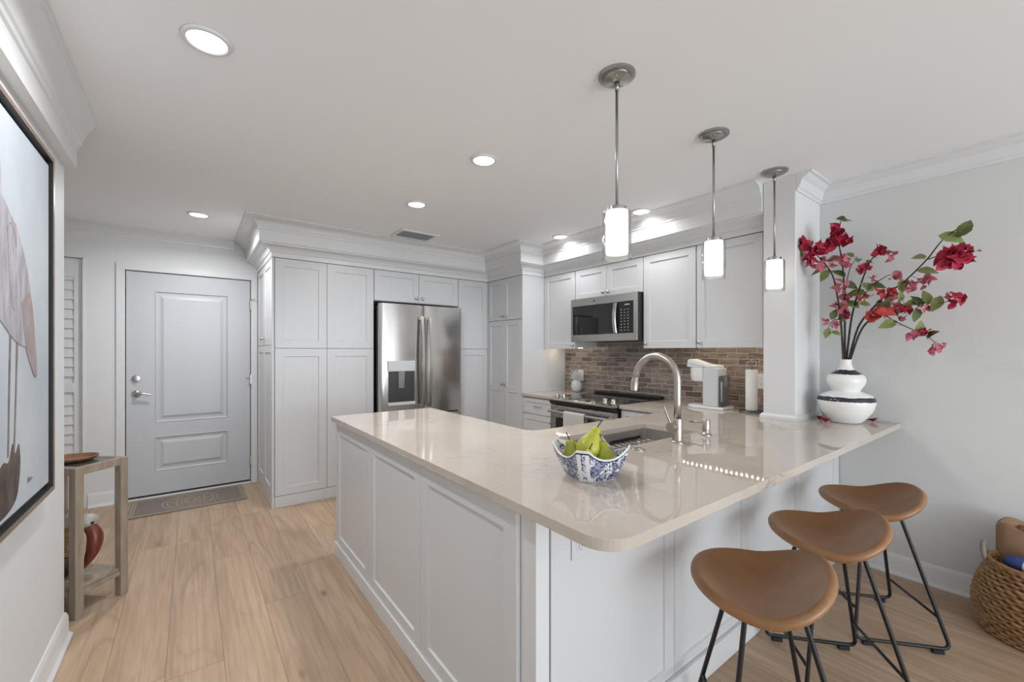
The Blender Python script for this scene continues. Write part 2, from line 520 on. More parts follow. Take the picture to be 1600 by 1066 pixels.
class MB:
    """collects shapes in one bmesh; build() links it as ONE mesh object"""

    def __init__(self):
        self.bm = bmesh.new()
        self.mi = 0

    def face(self, vs):
        try:
            f = self.bm.faces.new(vs)
            f.material_index = self.mi
            return f
        except ValueError:
            return None

    def v(self, p):
        return self.bm.verts.new(p)

    def box(self, x0, x1, y0, y1, z0, z1, bev=0.0, seg=2):
        vs = [self.v((x, y, z)) for z in (z0, z1) for y in (y0, y1) for x in (x0, x1)]
        fs = [self.face([vs[i] for i in q]) for q in ((0, 2, 3, 1), (4, 5, 7, 6), (0, 1, 5, 4), (2, 6, 7, 3), (0, 4, 6, 2), (1, 3, 7, 5))]
        if bev:
            es = {e for f in fs for e in f.edges}
            r = bmesh.ops.bevel(self.bm, geom=list(es), offset=bev, segments=seg, affect='EDGES', profile=0.5)
            for f in r['faces']:
                f.material_index = self.mi
        return self

    def obox(self, c, ux, uy, hx, hy, z0, z1, bev=0.0):
        """box with rotated plan axes"""
        vs = []
        for z in (z0, z1):
            for a, b in ((-1, -1), (1, -1), (-1, 1), (1, 1)):
                vs.append(self.v((c[0] + ux[0] * hx * a + uy[0] * hy * b, c[1] + ux[1] * hx * a + uy[1] * hy * b, z)))
        fs = [self.face([vs[i] for i in q]) for q in ((0, 2, 3, 1), (4, 5, 7, 6), (0, 1, 5, 4), (2, 6, 7, 3), (0, 4, 6, 2), (1, 3, 7, 5))]
        if bev:
            es = {e for f in fs for e in f.edges}
            r = bmesh.ops.bevel(self.bm, geom=list(es), offset=bev, segments=2, affect='EDGES', profile=0.5)
            for f in r['faces']:
                f.material_index = self.mi
        return self

    def rings(self, rs, closed=True, cap0=True, cap1=True):
        """skin a list of equal-length point rings"""
        R = [[self.v(p) for p in r] for r in rs]
        n = len(R[0])
        for a, b in zip(R[:-1], R[1:]):
            for i in range(n if closed else n - 1):
                j = (i + 1) % n
                self.face([a[i], a[j], b[j], b[i]])
        if cap0:
            self.face(list(reversed(R[0])))
        if cap1:
            self.face(R[-1])
        return self

    def lathe(self, prof, c=(0, 0, 0), n=32, axis='Z', sx=1.0, sy=1.0, cap0=True, cap1=True):
        rs = []
        for r, h in prof:
            ring = []
            for i in range(n):
                a = 2 * pi * i / n
                x, y = r * cos(a) * sx, r * sin(a) * sy
                if axis == 'Z':
                    p = (c[0] + x, c[1] + y, c[2] + h)
                elif axis == 'X':
                    p = (c[0] + h, c[1] + x, c[2] + y)
                elif axis == '-X':
                    p = (c[0] - h, c[1] + x, c[2] + y)
                elif axis == '-Y':
                    p = (c[0] + x, c[1] - h, c[2] + y)
                else:
                    p = (c[0] + x, c[1] + h, c[2] + y)
                ring.append(p)
            rs.append(ring)
        return self.rings(rs, True, cap0, cap1)

    def tube(self, pts, r, n=10, cap=True):
        pts = [Vector(p) for p in pts]
        rr = r if isinstance(r, (list, tuple)) else [r] * len(pts)
        rs = []
        prev = None
        for i, p in enumerate(pts):
            if i == 0:
                t = pts[1] - p
            elif i == len(pts) - 1:
                t = p - pts[-2]
            else:
                t = (pts[i + 1] - p).normalized() + (p - pts[i - 1]).normalized()
            t.normalize()
            if prev is None:
                a = Vector((0, 0, 1)) if abs(t.z) < 0.9 else Vector((1, 0, 0))
                u = t.cross(a).normalized()
            else:
                u = (prev - t * prev.dot(t)).normalized()
            prev = u
            w = t.cross(u)
            rs.append([tuple(p + (u * cos(2 * pi * k / n) + w * sin(2 * pi * k / n)) * rr[i]) for k in range(n)])
        return self.rings(rs, True, cap, cap)

    def prism(self, poly, z0, z1):
        return self.rings([[(x, y, z0) for x, y in poly], [(x, y, z1) for x, y in poly]])

    def sphere(self, c, rx, ry=None, rz=None, n=20, m=12, rot=None):
        ry = rx if ry is None else ry
        rz = rx if rz is None else rz
        rs = []
        for j in range(1, m):
            th = pi * j / m
            ring = []
            for i in range(n):
                a = 2 * pi * i / n
                p = Vector((rx * sin(th) * cos(a), ry * sin(th) * sin(a), -rz * cos(th)))
                if rot is not None:
                    p = rot @ p
                ring.append(tuple(p + Vector(c)))
            rs.append(ring)
        return self.rings(rs)

    def build(self, name, mats, parent=None, smooth=False, bevel=0.0, auto=None):
        bm = self.bm
        bmesh.ops.recalc_face_normals(bm, faces=bm.faces)
        me = bpy.data.meshes.new(name)
        off = Vector((0, 0, 0))
        if parent is not None:
            off = ROOTLOC.get(parent.name, Vector((0, 0, 0)))
        bmesh.ops.translate(bm, verts=bm.verts, vec=-off)
        if smooth:
            for f in bm.faces:
                f.smooth = True
        bm.to_mesh(me)
        bm.free()
        if isinstance(mats, str):
            mats = [mats]
        for q in mats:
            me.materials.append(MATS[q])
        o = bpy.data.objects.new(name, me)
        COL.objects.link(o)
        if parent is not None:
            o.parent = parent
        ROOTLOC[o.name] = off.copy()
        if auto is not None:
            set_sharp(me, auto)
        if bevel:
            md = o.modifiers.new('bevel', 'BEVEL')
            md.width = bevel
            md.segments = 2
            md.limit_method = 'ANGLE'
            md.angle_limit = radians(50)
        return o


def set_sharp(me, ang):
    for p in me.polygons:
        p.use_smooth = True
    me.set_sharp_from_angle(angle=radians(ang))


def tag(o, label=None, cat=None, group=None, kind=None):
    if label:
        o['label'] = label
    if cat:
        o['category'] = cat
    if group:
        o['group'] = group
    if kind:
        o['kind'] = kind
    return o


def thing(name, loc, label, cat, group=None):
    o = bpy.data.objects.new(name, None)
    o.empty_display_size = 0.05
    COL.objects.link(o)
    o.location = loc
    ROOTLOC[o.name] = Vector(loc)
    return tag(o, label, cat, group)


def copy_tree(o, parent=None):
    c = o.copy()
    COL.objects.link(c)
    if parent is not None:
        c.parent = parent
    for ch in [q for q in COL.objects if q.parent == o]:
        copy_tree(ch, c)
    return c


def moved_copy(o, d, label):
    c = copy_tree(o)
    c.location = Vector(o.location) + Vector(d)
    c['label'] = label
    ROOTLOC[c.name] = Vector(c.location)
    return c


class Face:
    """a vertical working plane: u along it, z up, n out of it"""

    def __init__(self, facing, at):
        self.facing, self.at = facing, at

    def __call__(self, u, z, n):
        f, a = self.facing, self.at
        if f == '-Y':
            return (u, a - n, z)
        if f == '+Y':
            return (u, a + n, z)
        if f == '-X':
            return (a - n, u, z)
        return (a + n, u, z)

    def box(self, mb, u0, u1, z0, z1, n0, n1, bev=0.0):
        p, q = self(u0, z0, n0), self(u1, z1, n1)
        lo = [min(a, b) for a, b in zip(p, q)]
        hi = [max(a, b) for a, b in zip(p, q)]
        mb.box(lo[0], hi[0], lo[1], hi[1], lo[2], hi[2], bev)


def nested(mb, F, u0, u1, z0, z1, steps):
    """rect rings going inwards: (inset, n); the last one is capped"""
    rs = []
    for ins, n in steps:
        rs.append([F(u0 + ins, z0 + ins, n), F(u1 - ins, z0 + ins, n), F(u1 - ins, z1 - ins, n), F(u0 + ins, z1 - ins, n)])
    mb.rings(rs, True, False, True)


def shaker(F, u0, u1, z0, z1, t=0.019, rail=0.06, rec=0.008, splits=(), top=None, bottom=None):
    """shaker door or panel: stiles, rails and recessed field(s)"""
    mb = MB()
    top = rail if top is None else top
    bottom = rail if bottom is None else bottom
    # side walls and back
    rs = [[F(u0, z0, 0), F(u1, z0, 0), F(u1, z1, 0), F(u0, z1, 0)], [F(u0, z0, t - 0.0015), F(u1, z0, t - 0.0015), F(u1, z1, t - 0.0015), F(u0, z1, t - 0.0015)],
          [F(u0 + .0015, z0 + .0015, t), F(u1 - .0015, z0 + .0015, t), F(u1 - .0015, z1 - .0015, t), F(u0 + .0015, z1 - .0015, t)]]
    mb.rings(rs, True, True, False)
    ztops = [z0 + bottom]
    fields = []
    for s in splits:
        fields.append((ztops[-1], s - rail / 2))
        ztops.append(s + rail / 2)
    fields.append((ztops[-1], z1 - top))
    e = .0015
    ua, ub = u0 + rail, u1 - rail

    def quad(a, b, c, d):
        mb.face([mb.v(F(a, c, t)), mb.v(F(b, c, t)), mb.v(F(b, d, t)), mb.v(F(a, d, t))])
    quad(u0 + e, ua, z0 + e, z1 - e)
    quad(ub, u1 - e, z0 + e, z1 - e)
    zz = z0 + e
    for (a, b) in fields:
        quad(ua, ub, zz, a)
        nested(mb, F, ua, ub, a, b, [(0, t), (0.0035, t - rec)])
        zz = b
    quad(ua, ub, zz, z1 - e)
    bmesh.ops.remove_doubles(mb.bm, verts=mb.bm.verts, dist=1e-5)
    return mb


def knob(F, u, z, n, parent):
    mb = MB()
    c = F(u, z, n)
    ax = F.facing if F.facing in ('-X', '-Y') else F.facing[1]
    mb.lathe([(0.0075, 0), (0.006, 0.006), (0.006, 0.012), (0.0145, 0.017), (0.016, 0.022), (0.0135, 0.027), (0.007, 0.030)], c, 16, ax)
    return mb.build('knob', 'nickel', parent, smooth=True)


def sweep(path, prof, closed_prof=True):
    """profile (offset to the right of the path, z) swept along a plan polyline with mitres"""
    mb = MB()
    P = [Vector((p[0], p[1])) for p in path]
    ns = []
    for a, b in zip(P[:-1], P[1:]):
        d = (b - a).normalized()
        ns.append(Vector((d.y, -d.x)))
    rs = []
    for i, p in enumerate(P):
        if i == 0:
            m = ns[0]
        elif i == len(P) - 1:
            m = ns[-1]
        else:
            m = (ns[i - 1] + ns[i]) / (1 + ns[i - 1].dot(ns[i]))
        rs.append([(p.x + m.x * o, p.y + m.y * o, z) for o, z in prof])
    mb.rings(rs)
    return mb


def arc2(cx, cy, r, a0, a1, n=8):
    return [(cx + r * cos(radians(a0 + (a1 - a0) * i / n)), cy + r * sin(radians(a0 + (a1 - a0) * i / n))) for i in range(n + 1)]


def round_path(pts, rad, n=6):
    """fillet the interior corners of a 3D polyline"""
    pts = [Vector(p) for p in pts]
    out = [pts[0]]
    for a, b, c in zip(pts[:-2], pts[1:-1], pts[2:]):
        d1, d2 = (a - b).normalized(), (c - b).normalized()
        p, q = b + d1 * rad, b + d2 * rad
        for i in range(n + 1):
            s = i / n
            out.append(p * (1 - s) ** 2 + b * 2 * s * (1 - s) + q * s ** 2)
    out.append(pts[-1])
    return out


def spline(pts, n=6):
    """Catmull-Rom through points"""
    P = [Vector(p) for p in pts]
    P = [P[0] * 2 - P[1]] + P + [P[-1] * 2 - P[-2]]
    out = []
    for i in range(1, len(P) - 2):
        for k in range(n):
            s = k / n
            a, b, c, d = P[i - 1], P[i], P[i + 1], P[i + 2]
            out.append(0.5 * ((2 * b) + (c - a) * s + (2 * a - 5 * b + 4 * c - d) * s * s + (3 * b - a - 3 * c + d) * s ** 3))
    out.append(P[-2])
    return out


# ------------------------------------------------------------------ the setting
ZC = 2.44          # ceiling
XL, XR = -0.475, 3.38
YB, YR = 5.07, -4.2

mb = MB(); mb.box(-1.9, XR + .15, YR - .15, YB + .15, -0.1, 0)
tag(mb.build('floor', 'oak_floor'), kind='structure')
mb = MB(); mb.box(-1.9, XR + .15, YR - .15, YB + .15, ZC, ZC + .1)
tag(mb.build('ceiling', 'ceiling_paint'), kind='structure')
mb = MB(); mb.box(XL - .13, XL, YR, 2.83, 0, ZC)
tag(mb.build('wall_left', 'wall_paint'), kind='structure')
mb = MB(); mb.box(-1.9, -1.75, 2.0, YB, 0, ZC); mb.box(-1.75, XL - .13, 2.0, 2.12, 0, ZC)
tag(mb.build('wall_hall', 'wall_paint'), kind='structure')
# back wall with its entrance door opening
DX0, DX1, DZ = -0.470, 0.478, 2.066
LX0, LX1, LZ = -1.20, -0.738, 2.14
mb = MB()
mb.box(-1.75, LX0, YB, YB + .14, 0, ZC)
mb.box(LX0, LX1, YB, YB + .14, LZ, ZC)
mb.box(LX1, DX0 - .02, YB, YB + .14, 0, ZC)
mb.box(DX0 - .02, DX1 + .02, YB, YB + .14, DZ + .02, ZC)
mb.box(DX1 + .02, XR, YB, YB + .14, 0, ZC)
mb.box(-1.75, XR, YB + .141, YB + .15, 0, ZC)
tag(mb.build('wall_back', 'wall_paint'), kind='structure')
mb = MB(); mb.box(XR, XR + .15, YR, YB, 0, ZC)
tag(mb.build('wall_right', 'right_wall_paint'), kind='structure')
# stub wall that ends the kitchen, standing on the counter line
SX0, SY0, SY1 = 2.965, 1.018, 1.205
mb = MB(); mb.box(SX0, XR, SY0, SY1, 0, ZC, 0.004, 1)
tag(mb.build('wall_partition', 'wall_paint'), kind='structure')
# rear wall with the wide glass doors behind the camera
mb = MB()
mb.box(-1.9, -0.35, YR - .15, YR, 0, ZC)
mb.box(3.25, XR + .15, YR - .15, YR, 0, ZC)
mb.box(-0.35, 3.25, YR - .15, YR, 2.25, ZC)
tag(mb.build('wall_rear', 'wall_paint'), kind='structure')
w = MB()
for x in (-0.35, 1.42, 3.19):
    w.box(x, x + .06, YR - .10, YR - .05, 0, 2.25)
w.box(-0.35, 3.25, YR - .10, YR - .05, 2.19, 2.25)
w.box(-0.35, 3.25, YR - .10, YR - .05, 0, 0.05)
wo = tag(w.build('window_1', 'trim_paint'), kind='structure')
g = MB(); g.box(-0.30, 3.20, YR - .08, YR - .074, 0.05, 2.19); g.build('pane', 'clear_glass', wo)

# mouldings
CAB_CROWN = [(0, 2.149), (.006, 2.149), (.006, 2.188), (.016, 2.194), (.020, 2.205), (.034, 2.222), (.058, 2.236), (.082, 2.242), (.084, 2.250), (.104, 2.252), (.104, 2.345),
             (.112, 2.350), (.112, 2.362), (.122, 2.370), (.132, 2.392), (.156, 2.414), (.184, 2.424), (.190, 2.430), (.204, 2.432), (.204, 2.4395), (0, 2.4395)]
o = sweep([(.541, YB), (.541, 4.094), (2.75, 4.094), (2.75, 3.45), (3.05, 3.45), (3.05, SY1 + .002)], CAB_CROWN).build('trim_1', 'trim_paint', auto=35)
tag(o, kind='structure')


def small_crown(zb, w, drop=None):
    h = ZC - zb
    return [(0, zb), (.008, zb), (.010, zb + .15 * h), (.018, zb + .2 * h), (.022, zb + .34 * h), (.4 * w, zb + .62 * h), (.75 * w, zb + .80 * h), (.80 * w, zb + .87 * h), (w, zb + .90 * h), (w, ZC - .0005), (0, ZC - .0005)]


o = sweep([(-1.75, YB), (.541 - .205, YB)], small_crown(2.366, .095)).build('trim_2', 'trim_paint', auto=35); tag(o, kind='structure')
o = sweep([(SX0, SY0), (XR, SY0), (XR, YR)], small_crown(2.333, .085)).build('trim_3', 'trim_paint', auto=35); tag(o, kind='structure')
LEFT_CROWN = [(0, 2.205), (-.042, 2.205), (-.042, 2.292), (-.050, 2.297), (-.052, 2.312), (-.060, 2.318), (-.066, 2.345), (-.082, 2.385), (-.098, 2.405), (-.102, 2.42), (-.112, 2.424), (-.112, 2.4395), (0, 2.4395)]
o = sweep([(XL, YR), (XL, 2.828)], [(-a, z) for a, z in LEFT_CROWN]).build('trim_4', 'trim_paint', auto=35); tag(o, kind='structure')

BASE = [(0, 0.0005), (.014, .0005), (.014, .012), (.026, .012) if False else (.014, .014), (.014, .098), (.010, .112), (.004, .122), (0, .122)]
BASE2 = [(0, .0005), (.026, .0005), (.026, .010), (.016, .022), (.013, .030), (.013, .098), (.009, .112), (.004, .124), (0, .124)]
o = sweep([(XL, YR), (XL, 2.83), (XL - .13, 2.83)], BASE2).build('baseboard_left', 'trim_paint', auto=35); tag(o, kind='structure')
o = sweep([(XR, SY0 - .1), (XR, YR)], BASE2).build('baseboard_right', 'trim_paint', auto=35); tag(o, kind='structure')
o = sweep([(LX1 + .03, YB), (DX0 - .075, YB)], BASE2).build('baseboard_back', 'trim_paint', auto=35); tag(o, kind='structure')
# little base moulding of the stub wall on the countertop
o = sweep([(XR - .25, SY1), (SX0, SY1), (SX0, SY0), (XR - .02, SY0)][::-1], [(-a, z) for a, z in [(0, .9125), (.016, .9125), (.016, .928), (.010, .940), (.004, .946), (0, .946)]]).build('trim_5', 'trim_paint', auto=35); tag(o, kind='structure')
# flat casing around the entrance door
CS = MB()
CS.box(DX0 - .062, DX0 - .006, YB - .016, YB, 0, DZ + .062, .002)
CS.box(DX1 + .006, DX1 + .058, YB - .016, YB, 0, DZ + .062, .002)
CS.box(DX0 - .006, DX1 + .006, YB - .016, YB, DZ + .006, DZ + .062, .002)
CS.box(DX0 - .019, DX0 - .004, YB, YB + .12, 0, DZ + .019)
CS.box(DX1 + .004, DX1 + .019, YB, YB + .12, 0, DZ + .019)
CS.box(DX0 - .004, DX1 + .004, YB, YB + .12, DZ + .004, DZ + .019)
tag(CS.build('trim_6', 'trim_paint'), kind='structure')
CS = MB()
CS.box(LX0, LX1 + .010, YB - .010, YB, LZ - .004, LZ + .006)
CS.box(LX1 - .004, LX1 + .008, YB - .010, YB, 0, LZ)
tag(CS.build('trim_7', 'trim_paint'), kind='structure')
CS = MB(); CS.box(DX0, DX1, YB - .02, YB + .10, 0.0005, .016, .003)
tag(CS.build('trim_8', 'trim_paint'), kind='structure')

# entrance door
FD = Face('-Y', YB + .045)
d = MB()
d0, d1, dz0, dz1 = DX0 + .003, DX1 - .003, .034, DZ - .003
FD.box(d, d0, d1, dz0, dz1, 0, .030)
pu0, pu1 = -.272, .288
p1 = (.685, 1.900)
p2 = (.238, .560)
for (a, b, c, e) in ((d0, pu0, dz0, dz1), (pu1, d1, dz0, dz1), (pu0, pu1, dz0, p2[0]), (pu0, pu1, p2[1], p1[0]), (pu0, pu1, p1[1], dz1)):
    FD.box(d, a, b, c, e, .030, .042)
for z0, z1 in (p1, p2):
    nested(d, FD, pu0, pu1, z0, z1, [(0, .042), (.006, .045), (.014, .034), (.022, .032), (.040, .033), (.062, .041), (.066, .042)])
door = tag(d.build('door_1', 'door_paint'), kind='structure')
r = MB()
r.box(d0, d1, YB + .004, YB + .040, .0165, .033)
r.build('door_sweep', 'dark_gap', door)
h = MB()
h.lathe([(.033, 0), (.033, .006), (.026, .012), (.013, .016), (.013, .045)], (-.399, YB + .003, .962), 20, '-Y')
h.tube(spline([(-.399, YB - .040, .962), (-.372, YB - .044, .966), (-.340, YB - .044, .962), (-.305, YB - .044, .950), (-.290, YB - .044, .956)]), [.010] * 5 + [.009] * 8 + [.007] * 8 + [.005] * 4, 10)
h.build('door_handle', 'nickel', door, smooth=True)
h = MB()
h.lathe([(.032, 0), (.032, .008), (.027, .014), (.014, .015), (.014, .022)], (-.399, YB + .003, 1.100), 20, '-Y')
h.box(-.411, -.387, YB - .030, YB - .015, 1.095, 1.105, .002)
h.build('deadbolt', 'nickel', door, auto=40)
for z in (1.815, 1.06, .235):
    h = MB()
    h.tube([(DX1 - .002, YB - .006, z - .05), (DX1 - .002, YB - .006, z + .05)], .008, 10)
    h.box(DX1 - .004, DX1 + .010, YB - .020, YB - .002, z - .048, z + .048)
    h.build('hinge', 'brushed_nickel', door)
for z, s in ((1.872, 1), (1.068, -1)):
    h = MB()
    h.tube([(DX1 - .004, YB - .018, z), (DX1 - .004 + s * .034, YB - .045, z + .004)], .004, 8)
    h.sphere((DX1 - .004 + s * .036, YB - .047, z + .004), .007, n=8, m=6)
    h.build('door_stop', 'nickel', door, smooth=True)

# louvred closet door in the hall
FL = Face('-Y', YB + .05)
d = MB()
l0, l1 = LX0 + .004, LX1 - .006
for a, b, c, e in ((l0, l0 + .052, .012, LZ - .006), (l1 - .052, l1, .012, LZ - .006), (l0 + .052, l1 - .052, .012, .15), (l0 + .052, l1 - .052, 1.975, LZ - .006), (l0 + .052, l1 - .052, 1.0, 1.08)):
    FL.box(d, a, b, c, e, 0, .030)
FL.box(d, l0 + .052, l1 - .052, .15, 1.975, -.004, .012)
z = .155
while z < 1.972:
    if not (.92 < z < 1.075):
        a0, a1 = l0 + .052, l1 - .052
        d.rings([[(x, YB + .024, z), (x, YB + .030, z - .001), (x, YB + .043, z + .086), (x, YB + .037, z + .088)] for x in (a0, a1)])
    z += .0815
tag(d.build('door_2', 'trim_paint'), kind='structure')

# backsplash
mb = MB(); mb.box(XR - .008, XR - .0005, SY1 + .001, 3.449, .9125, 1.50)
tag(mb.build('wall_backsplash', 'mosaic_tile'), kind='structure')

# ------------------------------------------------------------------ tall cabinets on the refrigerator wall
FP = Face('-Y', 4.113)
FPS = Face('-X', .560)
cab = thing('pantry_cabinet', (.98, 4.58, 0), 'wide white floor-to-crown pantry cabinet beside the entrance door, left of the refrigerator', 'cabinet', 'tall white cabinets')
mb = MB(); mb.box(.560, 1.412, 4.113, 5.066, 0.0, 2.1475); mb.box(.541, .5605, 4.094, 5.066, 0.0, .100)
mb.box(.541, .5575, 4.094, 4.122, .100, 2.1475, .001); mb.box(.541, .5605, 5.036, 5.066, .10, 2.1475)
mb.build('body', 'cabinet_paint', cab)
mb = MB(); FP.box(mb, .564, 1.412, 0.0, .098, 0, .016, .0015); mb.build('plinth', 'cabinet_paint', cab)
for (u0, u1) in ((.5645, .9815), (.9845, 1.4105)):
    shaker(FP, u0, u1, 1.373, 2.1455, rail=.068).build('panel', 'cabinet_paint', cab)
    shaker(FP, u0, u1, .102, 1.368, rail=.068).build('panel', 'cabinet_paint', cab)
for k, (u0, u1) in enumerate(((4.125, 4.577), (4.581, 5.033))):
    for z0, z1, kz in ((.104, 1.396, 1.30), (1.400, 2.1455, 1.462)):
        dd = shaker(FPS, u0, u1, z0, z1, rail=.062).build('door', 'cabinet_paint', cab)
        if z0 > 1:
            knob(FPS, (u1 - .032) if k == 0 else (u0 + .032), kz, .019, dd)

cab = thing('fridge_cabinet', (1.885, 4.58, 1.845), 'short white two-door cabinet with round knobs directly above the refrigerator', 'cabinet', 'cabinets over appliances')
mb = MB(); mb.box(1.414, 2.354, 4.113, 5.066, 1.842, 2.1475); mb.build('body', 'cabinet_paint', cab)
for k, (u0, u1) in enumerate(((1.418, 1.883), (1.887, 2.352))):
    dd = shaker(FP, u0, u1, 1.846, 2.1455, rail=.058).build('door', 'cabinet_paint', cab)
    knob(FP, (u1 - .034) if k == 0 else (u0 + .034), 1.892, .019, dd)

cab = thing('pantry_cabinet', (2.55, 4.58, 0), 'narrow tall white panelled cabinet right of the refrigerator in the corner', 'cabinet', 'tall white cabinets')
mb = MB(); mb.box(2.356, 2.747, 4.113, 5.066, 0, 2.1475); mb.build('body', 'cabinet_paint', cab)
mb = MB(); FP.box(mb, 2.358, 2.747, 0.0, .098, 0, .016, .0015); mb.build('plinth', 'cabinet_paint', cab)
shaker(FP, 2.358, 2.7465, 1.373, 2.1455, rail=.068).build('panel', 'cabinet_paint', cab)
shaker(FP, 2.358, 2.7465, .102, 1.368, rail=.068).build('panel', 'cabinet_paint', cab)

FT = Face('-X', 2.769)
cab = thing('corner_cabinet', (3.07, 3.77, 0), 'tall white corner cabinet with four doors and two pairs of knobs, left of the range', 'cabinet', 'tall white cabinets')
mb = MB(); mb.box(2.769, 3.371, 3.4695, 4.088, 0, 2.1475); mb.box(2.751, 3.371, 3.4505, 3.4690, 0, 2.1475, .001)
mb.box(2.7495, 3.371, 4.0885, 4.112, 0, 2.1475)
mb.build('body', 'cabinet_paint', cab)
mb = MB(); FT.box(mb, 3.4705, 4.088, 0.0, .098, -.001, .010); mb.build('plinth', 'cabinet_paint', cab)
for k, (u0, u1) in enumerate(((3.4715, 3.7735), (3.7765, 4.0865))):
    dd = shaker(FT, u0, u1, 1.690, 2.1455, rail=.055).build('door', 'cabinet_paint', cab)
    knob(FT, (u1 - .026) if k == 0 else (u0 + .026), 1.735, .019, dd)
    dd = shaker(FT, u0, u1, .102, 1.684, rail=.055, splits=(.93,)).build('door', 'cabinet_paint', cab)
    knob(FT, (u1 - .026) if k == 0 else (u0 + .026), .985, .019, dd)

# ------------------------------------------------------------------ wall cabinets over the range counter
FU = Face('-X', 3.069)


def upper(u0, u1, z0, label, doors, knobs, grp):
    c = thing('wall_cabinet', (3.22, (u0 + u1) / 2, z0), label, 'cabinet', grp)
    m = MB(); m.box(3.069, 3.371, u0, u1, z0 + .016, 2.1475); m.box(3.069, 3.084, u0, u1, z0, z0 + .016); m.build('body', 'cabinet_paint', c)
    for (a, b), (ku, kz) in zip(doors, knobs):
        dd = shaker(FU, a, b, z0 - .002, 2.1455, rail=.058).build('door', 'cabinet_paint', c)
        knob(FU, ku, kz, .019, dd)
    return c


upper(2.982, 3.4495, 1.372, 'single-door white wall cabinet beside the tall corner cabinet, left of the microwave', [(2.985, 3.446)], [(3.010, 1.408)], 'white wall cabinets')
upper(2.186, 2.979, 1.852, 'short two-door white wall cabinet directly above the microwave', [(2.584, 2.976), (2.189, 2.581)], [(2.612, 1.893), (2.553, 1.893)], 'cabinets over appliances')
upper(1.713, 2.183, 1.372, 'single-door white wall cabinet just right of the microwave', [(1.716, 2.180)], [(2.152, 1.412)], 'white wall cabinets')
upper(1.207, 1.710, 1.372, 'single-door white wall cabinet above the coffee maker, next to the stub wall', [(1.243, 1.707)], [(1.679, 1.412)], 'white wall cabinets')

# LED strip under the wall cabinets
led = thing('light_strip', (3.19, 1.58, 1.36), 'thin LED light strip under the wall cabinets above the coffee maker', 'light')
mb = MB(); mb.box(3.176, 3.196, 1.225, 2.17, 1.3800, 1.3878); mb.build('channel', 'white_plastic', led)
mb = MB(); mb.box(3.182, 3.190, 1.252, 1.260, 1.3780, 1.3800)
dio = mb.build('diode', 'led', led)
for i in range(1, 18):
    c_ = dio.copy(); COL.objects.link(c_); c_.location.y += i * .0368 + (.012 if i > 10 else 0)
led2 = thing('light_strip', (3.19, 3.22, 1.36), 'thin LED light strip under the wall cabinet left of the microwave', 'light')
mb = MB(); mb.box(3.176, 3.196, 3.0, 3.43, 1.3800, 1.3878); mb.build('channel', 'white_plastic', led2)
mb = MB(); mb.box(3.182, 3.190, 3.02, 3.028, 1.3780, 1.3800)
dio = mb.build('diode', 'led', led2)
for i in range(1, 11):
    c_ = dio.copy(); COL.objects.link(c_); c_.location.y += i * .0368

# ------------------------------------------------------------------ base cabinets and countertop
FB = Face('-X', 2.774)


def pull(F, u, z, n, parent, w=.05):
    m = MB()
    m.tube(round_path([F(u - w, z, n), F(u - w, z, n + .024), F(u + w, z, n + .024), F(u + w, z, n)], .008, 4), .005, 8)
    return m.build('handle', 'nickel', parent, smooth=True)


cab = thing('base_cabinet', (3.05, 3.2, 0), 'white base cabinet with a bar-pull drawer between the range and tall corner cabinet', 'cabinet', 'white base cabinets')
mb = MB(); mb.box(2.774, 3.371, 2.962, 3.4485, .0, .880); mb.build('body', 'cabinet_paint', cab)
dd = shaker(FB, 2.966, 3.446, .712, .872, rail=.042).build('drawer', 'cabinet_paint', cab); pull(FB, 3.206, .792, .019, dd, .045)
dd = shaker(FB, 2.966, 3.446, .105, .706, rail=.055).build('door', 'cabinet_paint', cab); knob(FB, 2.995, .655, .019, dd)
cab = thing('base_cabinet', (3.05, 1.97, 0), 'white base cabinet right of the range, mostly hidden behind the sink counter', 'cabinet', 'white base cabinets')
mb = MB(); mb.box(2.774, 3.371, 1.74, 2.184, 0, .880); mb.build('body', 'cabinet_paint', cab)
dd = shaker(FB, 1.765, 2.180, .712, .872, rail=.042).build('drawer', 'cabinet_paint', cab); pull(FB, 1.99, .792, .019, dd, .045)
shaker(FB, 1.765, 2.180, .105, .706, rail=.055).build('door', 'cabinet_paint', cab)

# peninsula running into the room
FL2 = Face('-X', .781)
pen = thing('peninsula_cabinet', (1.08, 1.95, 0), 'white peninsula cabinet with three tall shaker back panels facing the hallway', 'cabinet', 'white peninsula cabinets')
mb = MB(); mb.box(.781, 1.425, .983, 2.938, 0, .880); mb.build('body', 'cabinet_paint', pen)
for u0, u1, r in ((2.277, 2.938, .072), (1.643, 2.274, .060), (.984, 1.640, .066)):
    shaker(FL2, u0, u1, .088, .880, rail=r, top=.078, bottom=.048, rec=.009).build('back_panel', 'cabinet_paint', pen)
mb = MB(); mb.box(.752, .7805, .984, 2.948, 0, .086, .003); mb.box(.7805, 1.425, 2.9385, 2.948, 0, .086, .002); mb.build('base_trim', 'trim_paint', pen)
mb = MB(); mb.box(.790, 1.42, 2.9383, 2.9375 + .008, .09, .879); mb.build('end_panel', 'cabinet_paint', pen)
FI = Face('+X', 1.425)
for i in range(3):
    y0 = 1.765 + i * .39
    dd = shaker(FI, y0, y0 + .385, .10, .872, rail=.055).build('door', 'cabinet_paint', pen); knob(FI, y0 + .03, .80, .019, dd)

